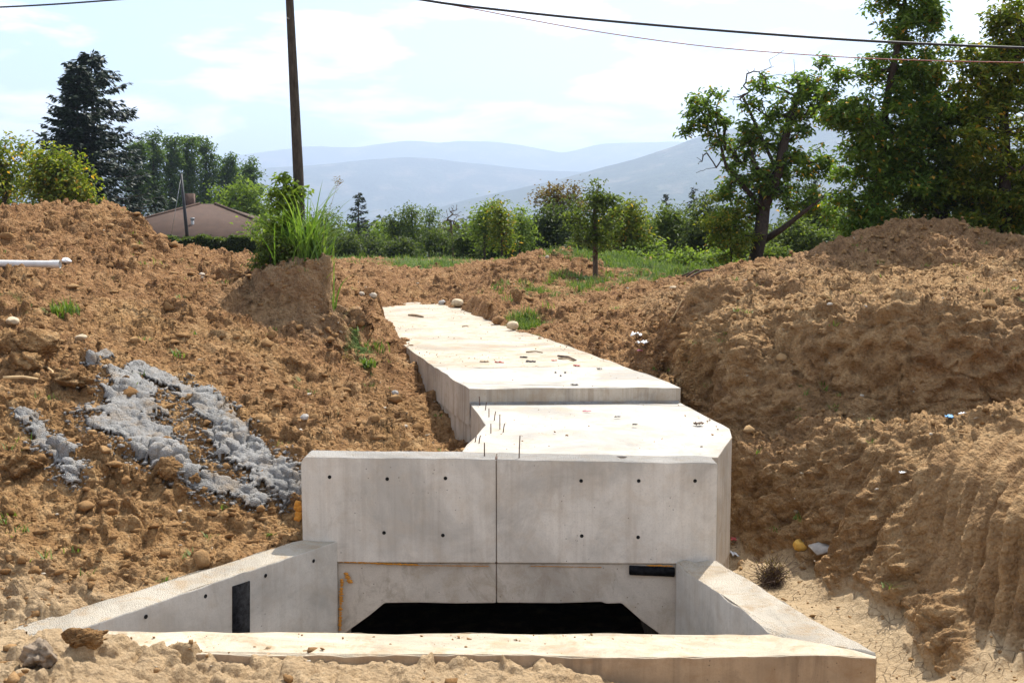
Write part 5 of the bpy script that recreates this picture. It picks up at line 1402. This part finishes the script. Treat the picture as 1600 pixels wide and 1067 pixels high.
# crumbs of soil: tens of thousands, drawn from two dozen shapes
g = np.random.default_rng(33)
def crumb_field(name, label, mat, n, smin, smax, power, cond, shapes, seed):
    g = np.random.default_rng(seed)
    cand = np.flatnonzero((cond & ~DUG & (gsel < 28.5)).ravel())
    area = (rad ** 1.25).ravel()[cand]
    pick = g.choice(cand, n, p=area / area.sum())
    pos = TV[pick] + g.normal(size=(n, 3)) * 0.012
    size = smin * (1 - g.uniform(0, 1, n)) ** (-1 / power)
    size = np.minimum(size, smax)
    Vs, Fs, o = [], [], 0
    which = g.integers(0, len(shapes), n)
    for k, (sv, sf) in enumerate(shapes):
        m = which == k
        q = pos[m]; s = size[m]
        a = g.uniform(0, 2 * np.pi, len(q)); c_, s_n = np.cos(a), np.sin(a)
        v = np.empty((len(q), len(sv), 3))
        v[..., 0] = (sv[None, :, 0] * c_[:, None] - sv[None, :, 1] * s_n[:, None]) * s[:, None]
        v[..., 1] = (sv[None, :, 0] * s_n[:, None] + sv[None, :, 1] * c_[:, None]) * s[:, None]
        v[..., 2] = sv[None, :, 2] * s[:, None]
        v += q[:, None] + np.array((0, 0, 0.25)) * s[:, None, None]
        f = sf[None] + (np.arange(len(q)) * len(sv))[:, None, None] + o
        Vs.append(v.reshape(-1, 3)); Fs.append(f.reshape(-1, 3)); o += len(q) * len(sv)
    ob = link(name, mesh_np(name, np.concatenate(Vs), np.concatenate(Fs)), mat)
    return tag(ob, label, None, None, 'stuff')
sh1 = [(lump(g, *ICO1, (1, g.uniform(0.5, 0.9), g.uniform(0.4, 0.7)), 0.26), ICO1[1]) for _ in range(14)]
sh2 = [(lump(g, *ICO2, (1, g.uniform(0.5, 0.9), g.uniform(0.45, 0.75)), 0.20), ICO2[1]) for _ in range(10)]
site = (rng_r < 48) & (rng_r > 7.6)
loose_c = site & (floor_m < 0.3) & (groove_m < 0.3) & (grass_m < 0.75)
left_c = loose_c & ((TX < 2.4) | (TY > 22)) & ((packed < 0.5) | (fbm(TX * 1.5, TY * 1.5, 160, 2) > 0.25))
right_c = loose_c & (TX >= 2.4) & (TY <= 24) & (smooth_cut < 0.35)
def crumb_material(name, a, b, c):
    m = Mat(name, 0.95, 0.1)
    m.color(m.mix(m.math('MULTIPLY', m.noise(9.0, 4), 0.6), m.ramp(m.island(), (0.0, a), (0.6, b), (1.0, c)), a))
    m.bump(m.noise(45.0, 5, 0.7), 0.8, 0.02)
    return m.m
M['crumb'] = crumb_material('soil_crumb', (0.20, 0.108, 0.043), (0.31, 0.178, 0.075), (0.41, 0.255, 0.118))
M['crumb_o'] = crumb_material('ochre_crumb', (0.21, 0.12, 0.05), (0.34, 0.205, 0.09), (0.45, 0.295, 0.145))
M['chip'] = crumb_material('pale_chip', (0.38, 0.31, 0.22), (0.50, 0.43, 0.33), (0.62, 0.56, 0.47))
crumb_field('soil_crumbs', 'loose brown soil crumbs over the left slope and far spoil', M['crumb'], 20000, 0.014, 0.06, 2.0, left_c, sh1, 1)
crumb_field('soil_clods', 'bigger brown soil clods over the left slope and far spoil', M['crumb'], 1300, 0.045, 0.11, 2.6, left_c & (patch > 0.25), sh2, 2)
crumb_field('soil_crumbs', 'loose ochre soil crumbs over the right bank and mound', M['crumb_o'], 9000, 0.012, 0.045, 2.1, right_c, sh1, 3)
crumb_field('soil_clods', 'bigger ochre clods over the right bank and mound', M['crumb_o'], 250, 0.04, 0.09, 2.4, right_c & (patch > 0.3), sh2, 4)
crumb_field('stone_chips', 'small pale stone chips scattered over all the slopes', M['chip'], 600, 0.014, 0.05, 2.2, loose_c, sh1, 5)
fl = site & (floor_m >= 0.3)
crumb_field('floor_crumbs', 'few fine crumbs on the dried trench floor', M['crumb_o'], 350, 0.010, 0.035, 2.2, fl, sh1, 6)

ICO4 = ico(4)
M['clod_grey'] = simple('grey_clod', (0.24, 0.185, 0.13), 0.95, 0.4, 12.0, 1.0, 0.1)
def clod(name, px, py, r, label, cat, mat, seed, s=(1, 0.85, 0.75), on=None, jag=0.10, sub=ICO3, sink=0.3):
    g = np.random.default_rng(seed)
    c = hit(px, py)[0] if on is None else Pz(px, py, on)
    d = c[1]
    rm = r / F_PX * d
    soft = 'clod' not in name
    V0, F0 = sub if soft else ICO4
    n3 = lambda f, q: vnoise(V0[:, 0] * f + seed * 3.1 + V0[:, 2] * f * 0.7, V0[:, 1] * f - V0[:, 2] * f * 0.8 + q, seed + q)
    if soft: v = V0 * (1 + 0.16 * n3(1.7, 0) + jag * n3(4, 1))[:, None]
    else: v = V0 * (0.9 + 0.42 * n3(1.3, 0) + 0.34 * n3(2.9, 1) + 0.20 * n3(6.5, 2) + 0.10 * n3(14, 3))[:, None]
    for _ in range(8 if soft else 5):
        n = g.normal(size=3); n /= np.linalg.norm(n); h = g.uniform(0.72, 0.95) if soft else g.uniform(0.5, 0.9)
        v = v - np.maximum(v @ n - h, 0)[:, None] * n * (0.95 if soft else 0.7)
    v = v * np.array(s) * rm * (1.3 if 'clod' in name else 1.0)
    o = link(name, mesh_np(name, v, F0, 'clod' not in name), M[mat], None, tuple(c + np.array((0, 0, rm * s[2] * (1 - sink)))))
    o.rotation_euler = (0, 0, g.uniform(0, 6.28))
    return tag(o, label, cat)
M['clod'] = M['soil']
Zs = Z_UP - 0.004
clod('boulder', 801, 516, 10, 'round tan boulder on the right edge of the slab', 'boulder', 'stone', 1, (1, 0.95, 0.8), Zs, sink=0.12)
clod('boulder', 778, 506, 12, 'brown clod-like boulder just left of the round tan boulder', 'boulder', 'clod_red', 2, (1.1, 0.9, 0.65), None)
clod('boulder', 715, 478, 10, 'pale boulder at the far end of the slab', 'boulder', 'stone', 3, (1, 0.8, 0.7))
clod('boulder', 690, 476, 6, 'small stone left of the pale boulder at the slab end', 'stone', 'stone_grey', 4)
clod('boulder', 808, 470, 11, 'long brown boulder half buried in the grassy spoil', 'boulder', 'clod', 5, (0.8, 0.7, 1.2), sink=0.5)
clod('stone', 1053, 452, 7, 'flat pale stone on the crest between slab and leaning tree', 'stone', 'stone', 6, (1, 0.8, 0.45))
clod('stone', 583, 465, 6, 'pale stone, right of the pair beyond the earth stump', 'stone', 'stone_pale', 7)
clod('stone', 565, 462, 5, 'pale stone, left of the pair beyond the earth stump', 'stone', 'stone_pale', 8)
clod('stone', 617, 617, 6, 'grey stone on the slope beside the culvert wall', 'stone', 'stone_grey', 9)
clod('stone', 634, 668, 4, 'small white stone low beside the culvert wall', 'stone', 'stone_pale', 10)
clod('stone', 476, 655, 7, 'grey stone alone on the slope above the headwall', 'stone', 'stone_grey', 11)
clod('stone', 20, 506, 13, 'pale yellow stone near the left frame edge', 'stone', 'stone', 12, (1.3, 0.8, 0.5))
clod('stone', 127, 530, 8, 'small yellowish stone upslope of the big clods', 'stone', 'stone', 13, (1.2, 0.8, 0.6))
clod('stone', 316, 432, 5, 'pale stone left of the square earth block', 'stone', 'stone_pale', 14)
clod('stone', 855, 404, 4, 'pale stone on the crest of the far spoil heap', 'stone', 'stone_pale', 15)
clod('soil_clod', 265, 742, 16, 'blocky brown clod in front of the grey spill', 'clod', 'clod', 16, (1, 0.8, 0.95))
clod('soil_clod', 300, 755, 11, 'smaller blocky clod just right of the blocky brown clod', 'clod', 'clod', 17)
clod('soil_clod', 60, 545, 32, 'largest dark clod, slab-sided, near the left frame edge', 'clod', 'clod', 18, (1.0, 0.6, 0.65), sink=0.45)
clod('soil_clod', 42, 573, 20, 'rounded clod below the largest slab-sided clod', 'clod', 'clod', 19, (1.0, 0.7, 0.7), sink=0.4)
clod('soil_clod', 8, 548, 22, 'dark clod cut by the left frame edge beside the largest clod', 'clod', 'clod', 20, (1.0, 0.7, 0.8), sink=0.4)
clod('soil_clod', 110, 600, 24, 'broken clod to the lower right of the largest clod', 'clod', 'clod', 21, (1.2, 0.7, 0.5), sink=0.4)
clod('soil_clod', 65, 1035, 26, 'greyish clod on the near chamber wall corner', 'clod', 'clod_grey', 22, (1.1, 0.8, 0.75), sink=0.3)
clod('soil_clod', 130, 1005, 20, 'large crumbling clod at the near left corner of the chamber', 'clod', 'clod', 23, (1.4, 0.8, 0.6), sink=0.35)
clod('soil_clod', 35, 735, 22, 'dark clod by the small grey spill at the left edge', 'clod', 'clod', 24, sink=0.4)
clod('soil_clod', 610, 537, 8, 'soil clod lying on the left edge of the slab', 'clod', 'clod_red', 25, (1.4, 1, 0.5), Zs)
clod('soil_clod', 632, 533, 7, 'dark soil heap on the slab near its left edge', 'clod', 'clod_red', 26, (2.0, 1, 0.4), Zs)
clod('pebble', 868, 583, 2.0, 'tiny dark pebble, left of the three on the fresh slab', 'pebble', 'dark', 27, on=Z_UP)
clod('pebble', 883, 583, 2.0, 'tiny dark pebble, right of the three on the fresh slab', 'pebble', 'dark', 28, on=Z_UP)
clod('pebble', 876, 588, 2.0, 'tiny dark pebble, nearest of the three on the fresh slab', 'pebble', 'dark', 29, on=Z_UP)
clod('stone', 972, 715, 6, 'flat grey stone on the slab rim above the headwall', 'stone', 'stone_grey', 30, (1.3, 0.7, 0.45), Z_LOW)

def stick(name, a, b, r, label, mat, cat='stick', bend=0.02):
    a, b = np.array(a, float), np.array(b, float)
    m = (a + b) / 2 + np.array((bend, 0, abs(bend)))
    V, F = tube([a, (a + m) / 2, m, (m + b) / 2, b], [r, r * 1.05, r * 0.95, r * 0.9, r * 0.75], 7)
    o = link(name, mesh_np(name, V - a, F, True), M[mat], None, tuple(a))
    return tag(o, label, cat)
def slab_pt(px, py, dz=0.012, z=Zs): return Pz(px, py, z) + np.array((0, 0, dz))
stick('plank_scrap', slab_pt(639, 493), slab_pt(661, 496), 0.035, 'short wood scrap on the far part of the slab', 'wood', 'wood')
stick('stick', slab_pt(822, 551), slab_pt(848, 552), 0.014, 'thin pale stick lying across the dusty slab', 'wood')
stick('stick', slab_pt(872, 557), slab_pt(900, 564), 0.018, 'dark thick stick, upper of two near the slab middle', 'wood_d')
stick('stick', slab_pt(873, 561), slab_pt(897, 565), 0.014, 'brown stick, lower of two near the slab middle', 'wood')
stick('stick', slab_pt(722, 511), slab_pt(732, 511), 0.012, 'small pale twig far up the slab', 'wood')
stick('stick', hit(1044, 513)[0] + (0, 0, 0.05), hit(1066, 480)[0] + (0, 0, 0.12), 0.014, 'long thin stick leaning on the right bank corner', 'wood_y')
stick('stick', hit(5, 597)[0] + (0, 0, 0.05), hit(60, 599)[0] + (0, 0, 0.05), 0.022, 'straight pale stick on the soil at the left edge', 'wood_y')
stick('stick', hit(73, 580)[0] + (0, 0, 0.05), hit(85, 598)[0] + (0, 0, 0.05), 0.02, 'short pale stick propped against the clods', 'wood_y')
for k, (x0, y0, x1, y1) in enumerate(((1066, 436, 1100, 433), (1072, 438, 1092, 431), (1080, 437, 1112, 437))):
    stick('branch', hit(x0, y0)[0] + (0, 0, 0.08), hit(x1, y1)[0] + (0, 0, 0.15), 0.025, ('longest cut branch', 'crossing cut branch', 'lowest cut branch')[k] + ' of the brushwood under the leaning tree', 'wood_d', 'branch', 0.08)

def scrap(name, px, py, w, h, label, mat, seed, on=None, cat='litter', dz=0.01):
    """Crumpled sheet: a small bent grid with thickness."""
    g = np.random.default_rng(seed)
    c = (hit(px, py)[0] if on is None else Pz(px, py, on))
    d = c[1]; sx, sy = w / F_PX * d / 2, h / F_PX * d * 1.2
    n = 6
    u, v = np.meshgrid(np.linspace(-1, 1, n), np.linspace(-1, 1, n))
    z = 0.5 * min(sx, sy) * fbm(u * 1.3 + seed, v * 1.3 + 3, seed, 3) + 0.25 * min(sx, sy) * np.abs(g.normal(size=u.shape))
    x = u * sx * (1 + 0.2 * g.normal(size=u.shape)); y = v * sy * (1 + 0.2 * g.normal(size=u.shape))
    T = np.stack((x, y, z + dz), -1).reshape(-1, 3)
    i = np.arange(n * n).reshape(n, n)
    q = np.stack((i[:-1, :-1], i[:-1, 1:], i[1:, 1:], i[1:, :-1]), -1).reshape(-1, 4)
    o = link(name, mesh_np(name, T, q, True), M[mat], None, tuple(c))
    md = o.modifiers.new('thickness', 'SOLIDIFY'); md.thickness = 0.006
    o.rotation_euler = (0, 0, g.uniform(-0.5, 0.5))
    return tag(o, label, cat)
scrap('rag', 830, 566, 16, 3, 'dark crumpled rag on the dusty slab', 'dark', 1, Zs)
scrap('rag', 818, 559, 12, 2.5, 'small dark scrap just behind the dark crumpled rag', 'dark', 2, Zs)
scrap('plastic_scrap', 780, 567, 14, 2.5, 'reddish plastic scrap left of the dark rag', 'red', 3, Zs)
scrap('plastic_scrap', 757, 566, 12, 3, 'brownish scrap at the seam of old and fresh slab', 'wood', 4, Zs)
scrap('plastic_scrap', 866, 564, 8, 2.0, 'tiny red scrap between rag and sticks', 'red', 5, Zs)
scrap('plastic_scrap', 901, 572, 10, 3, 'dull red scrap on the seam right of the sticks', 'red', 6, Z_UP)
scrap('leaf_litter', 937, 577, 8, 2.5, 'dark dead leaf on the fresh slab right of the pebbles', 'dark', 7, Z_UP)
scrap('rag', 898, 602, 10, 2.0, 'thin dark scrap on the front lip of the step', 'dark', 8, Z_UP)
scrap('plastic_scrap', 916, 643, 12, 2.0, 'pinkish scrap on the lower slab below the step', 'pink', 9, Z_LOW)
scrap('rag', 965, 652, 10, 2.0, 'small dark scrap on the middle of the lower slab', 'dark', 10, Z_LOW)
scrap('leaf_litter', 992, 664, 7, 2.0, 'dark dead leaf right of the small dark scrap', 'dark', 11, Z_LOW)
scrap('leaf_litter', 1092, 663, 14, 5, 'curled dead weed near the right edge of the lower slab', 'wood_d', 12, Z_LOW)
scrap('leaf_litter', 1096, 699, 4, 1.5, 'tiny dark fleck near the right rim of the lower slab', 'dark', 13, Z_LOW)
scrap('plastic_bag', 995, 528, 18, 7, 'white plastic litter, upper piece on the spoil right of the slab', 'white', 14, dz=0.05)
scrap('plastic_bag', 1005, 540, 14, 7, 'white plastic litter, lower piece on the spoil right of the slab', 'white', 15, dz=0.05)
scrap('plastic_scrap', 1000, 552, 7, 4, 'pink scrap below the white plastic litter', 'pink', 16, dz=0.05)
scrap('plastic_scrap', 1485, 657, 12, 5, 'blue plastic scrap on the right ledge', 'blue', 17, dz=0.04)
scrap('plastic_scrap', 1503, 651, 10, 3, 'white scrap beside the blue plastic scrap', 'white', 18, dz=0.04)
scrap('plastic_scrap', 1410, 743, 9, 5, 'white scrap on the slope of the right bank', 'white', 19, dz=0.04)
scrap('plastic_scrap', 1146, 845, 8, 8, 'dark red scrap in the gap right of the headwall', 'red', 20, dz=0.03)
scrap('plastic_scrap', 1146, 868, 9, 10, 'pale scrap below the dark red one beside the headwall', 'white', 21, dz=0.03)
# yellow foam block and grey board on the trench floor
c = hit(1253, 858)[0]
g = np.random.default_rng(3)
V0, F0 = ICO3
v = V0 * np.array((0.10, 0.08, 0.075)) * (1 + 0.25 * vnoise(V0[:, 0] * 2, V0[:, 1] * 2 + V0[:, 2], 3)[:, None])
v[:, 2] -= 0.05 * (np.hypot(v[:, 0] - 0.02, v[:, 1]) < 0.05)
tag(link('foam_lump', mesh_np('foam_lump', v, F0, True), M['foam_y'], None, tuple(c + (0, 0, 0.05))), 'yellow foam lump on the dried trench floor', 'foam')
c = hit(1288, 862)[0]
o = add_box('board_offcut', (0, 0, 0), (0.15, 0.03, 0.03), (-0.03, 0.10, 0.03), (0, -0.004, 0.012), M['stone_grey'], None, 0.004)
o.location = tuple(c + (0, 0, 0.06)); tag(o, 'flat grey board offcut beside the yellow foam lump', 'board')
# dead bush on the trench floor
c = hit(1206, 912)[0]
g = np.random.default_rng(5)
Vs, Fs, o = [], [], 0
for k in range(150):
    a, el = g.uniform(0, 2 * np.pi), g.uniform(0.1, 1.4)
    L = g.uniform(0.16, 0.36)
    dv = np.array((math.cos(a) * math.cos(el) * 0.75, math.sin(a) * math.cos(el) * 0.75, math.sin(el)))
    p1 = dv * L * 0.5 + g.normal(size=3) * 0.03; p2 = dv * L + g.normal(size=3) * 0.07
    v, f = tube([g.normal(size=3) * 0.03 + (0, 0, 0.0), p1, p2], [0.005, 0.004, 0.002], 4, False)
    Vs.append(v); Fs.append(f[0] + o); o += len(v)
    for _ in range(2):
        q = p1 + g.normal(size=3) * 0.09
        v, f = tube([p1, (p1 + q) / 2 + g.normal(size=3) * 0.015, q], [0.003, 0.0025, 0.0015], 4, False)
        Vs.append(v); Fs.append(f[0] + o); o += len(v)
root = empty('dead_bush', c); tag(root, 'dry brown tangled bush lying on the dried trench floor', 'bush')
link('twigs', mesh_np('twigs', np.concatenate(Vs), np.concatenate(Fs)), M['wood_d'], root)
V, F = leaves_np(g.normal(size=(260, 3)) * np.array((0.10, 0.10, 0.08)) + (0, 0, 0.16), 0.035, 0.014, g)
link('dead_leaves', mesh_np('dead_leaves', V, F), M['leaf_rust'], root)
# white pipe on the plateau
a, b = hit(-40, 411)[0] + (0, 0, 0.02), hit(96, 413)[0] + (0, 0, 0.03)
b[1] = a[1] + 0.25
a, b = np.array(P(-60, 411, a[1])), np.array(P(92, 413, a[1] + 0.2))
root = empty('plastic_pipe', b); tag(root, 'white plastic pipe lying on the plateau at the left edge', 'pipe')
V, F = tube([a, (a + b) / 2, b], 0.055, 16, False); pbody = link('barrel', mesh_np('barrel', V - b, F, True), M['pvc'], root)
V, F = tube([b - (0.14, 0, 0), b + (0.02, 0, 0)], 0.064, 16, False); link('socket', mesh_np('socket', V - b, F, True), M['pvc'], root)
clod('cement_bag', 104, 411, 10, 'crumpled white bag at the end of the white pipe', 'bag', 'white', 61, (1.5, 0.7, 0.5))

TB = np.stack((TX, TY, TZ0), -1).reshape(-1, 3)
# grey grout spilled down the left slope: thick lumpy tongues lying on the soil
SPILL_H = np.full(TX.shape, -1.0)
def spill(name, label, pix, width_px, seed, thick=0.028):
    c = np.array([hit(*p)[0] for p in pix])
    x0, y0 = c[:, 0].min() - 1.2, c[:, 1].min() - 1.2; x1, y1 = c[:, 0].max() + 1.2, c[:, 1].max() + 1.2
    fx_ = TX1; fy_ = TY1
    dist = np.full(TX.shape, 9.0)
    sel = (fx_ > x0) & (fx_ < x1) & (fy_ > y0) & (fy_ < y1)
    px_, py_, pz_ = fx_[sel], fy_[sel], TZ1[sel]
    dd = np.full(px_.shape, 9.0)
    for (a, b, wa, wb) in [(c[i], c[i + 1], width_px[i], width_px[i + 1]) for i in range(len(c) - 1)]:
        ab = b - a; L2 = (ab[:2] ** 2).sum()
        t = np.clip(((px_ - a[0]) * ab[0] + (py_ - a[1]) * ab[1]) / L2, 0, 1)
        w = (wa + (wb - wa) * t) / F_PX * a[1]
        dd = np.minimum(dd, np.hypot(px_ - a[0] - t * ab[0], py_ - a[1] - t * ab[1]) / w)
    u, v = px_ + 0.45 * pz_, py_ + 0.85 * pz_
    h = 0.9 - dd + 1.5 * fbm(u * 2.6, v * 2.6, seed, 6, 0.68)
    H = np.full(TX.shape, -1.0); H[sel] = h
    ok = H > 0.0
    np.maximum(SPILL_H, H, out=SPILL_H)
    i = np.argwhere(ok[:-1, :-1] & ok[1:, :-1] & ok[:-1, 1:] & ok[1:, 1:])
    i = i[(i[:, 0] > 100)]
    ids = np.stack((i[:, 0] * NR + i[:, 1], (i[:, 0] + 1) * NR + i[:, 1], (i[:, 0] + 1) * NR + i[:, 1] + 1, i[:, 0] * NR + i[:, 1] + 1), -1)
    uq, inv = np.unique(ids.ravel(), return_inverse=True)
    hh = H.ravel()[uq]
    uu = (TV[uq, 0] + 0.45 * TV[uq, 2]); vv = TV[uq, 1] + 0.85 * TV[uq, 2]
    lift = (np.clip(hh, 0, 0.35) / 0.35) ** 0.5 * thick * (0.55 + 0.9 * fbm(uu * 5, vv * 5, seed + 5, 5, 0.6)) + 0.010 * fbm(uu * 14, vv * 14, seed + 9, 3, 0.7) + 0.012
    nn = NRM.reshape(-1, 3)[uq]
    V = TB[uq] + nn * (0.75 * disp.ravel()[uq] + lift)[:, None]
    b = V.mean(0)
    o = link(name, mesh_np(name, V - b, inv.reshape(-1, 4)[:, ::-1], True), M['spill'], None, tuple(b))
    md = o.modifiers.new('thickness', 'SOLIDIFY'); md.thickness = 0.03; md.offset = -1
    return tag(o, label, 'spill')
spill('grout_spill', 'left tongue of the big grey concrete spill, reaching down from its top', [(210, 580), (195, 625), (200, 670), (255, 690), (300, 735), (360, 765), (400, 780)], [20, 44, 52, 40, 24, 20, 15], 5)
spill('grout_spill', 'right tongue of the big grey concrete spill, ending at the headwall', [(225, 585), (290, 615), (345, 660), (365, 710), (420, 745), (462, 765)], [18, 30, 34, 40, 34, 24], 8)
spill('grout_spill', 'small separate grey concrete spill near the left frame edge', [(30, 645), (70, 690), (115, 735)], [12, 20, 18], 11)
spill('grout_spill', 'grey concrete smear above the top of the big spill', [(140, 553), (165, 556)], [8, 10], 14)

crumb_field('grout_grit', 'grey grit scattered round the edges of the concrete spills', M['spill'], 3200, 0.010, 0.04, 2.0, (SPILL_H > -0.45) & (SPILL_H < 0.12), sh1, 21)
# dirt trodden and blown onto the slabs
g = np.random.default_rng(77)
def slab_grit(name, label, poly, z, n, seed, mat, edge):
    g = np.random.default_rng(seed)
    A = np.array(poly); lo, hi = A.min(0), A.max(0)
    q = g.uniform(lo, hi, (n * 14, 2))
    q = q[inpoly(q[:, 0], q[:, 1], poly)]
    dd = edge_dist(q[:, 0], q[:, 1], poly)
    dens = np.exp(-dd / edge) + 0.10 + 0.5 * sstep(0.1, 0.5, fbm(q[:, 0] * 0.9, q[:, 1] * 0.9, seed, 3))
    q = q[g.uniform(0, 1.3, len(q)) < dens][:n]
    q = q[edge_dist(q[:, 0], q[:, 1], poly) > 0.05]
    Vs, Fs, o = [], [], 0
    for k, p in enumerate(q):
        sv, sf = sh1[k % len(sh1)]
        r = min(0.018, 0.0045 * (1 - g.uniform()) ** -0.5)
        zz_ = z(p[0]) if callable(z) else z
        Vs.append(sv * r + (p[0], p[1], zz_ + 0.1 * r)); Fs.append(sf + o); o += len(sv)
    return tag(link(name, mesh_np(name, np.concatenate(Vs), np.concatenate(Fs)), mat), label, None, None, 'stuff')
slab_grit('slab_dirt', 'soil crumbs lying along the edges of the old slab', old_s, Z_UP - 0.004, 900, 5, M['crumb'], 0.35)
slab_grit('slab_dirt', 'few soil crumbs on the fresh upper slab', fresh, Z_UP, 70, 6, M['crumb'], 0.1)
slab_grit('slab_dirt', 'few soil crumbs on the lower slab', low_left + low_right, Z_LOW + 0.0, 90, 7, M['crumb'], 0.12)
slab_grit('slab_dirt', 'soil crumbs along the top of the near chamber wall', fw, lambda x: -3.265 - 0.0297 * (x + 3.6), 260, 8, M['crumb'], 0.25)

# ------------------------------------------------------------------ the hazy air of the valley
V, F = box_np((0, 1500, 487), (24000, 0, 0), (0, 16500, 0), (0, 0, 624))
hz_o = link('haze', mesh_np('haze', V, F))
hm = bpy.data.materials.new('haze_air'); hm.use_nodes = True
hm.node_tree.nodes.clear()
ho = hm.node_tree.nodes.new('ShaderNodeOutputMaterial')
hv = hm.node_tree.nodes.new('ShaderNodeVolumePrincipled')
hv.inputs['Color'].default_value = (0.64, 0.78, 1.0, 1)
hv.inputs['Density'].default_value = 0.00017
hv.inputs['Anisotropy'].default_value = 0.35
hm.node_tree.links.new(hv.outputs[0], ho.inputs['Volume'])
hz_o.data.materials.append(hm)
tag(hz_o, 'pale blue haze filling the valley before the mountains', None, None, 'stuff')
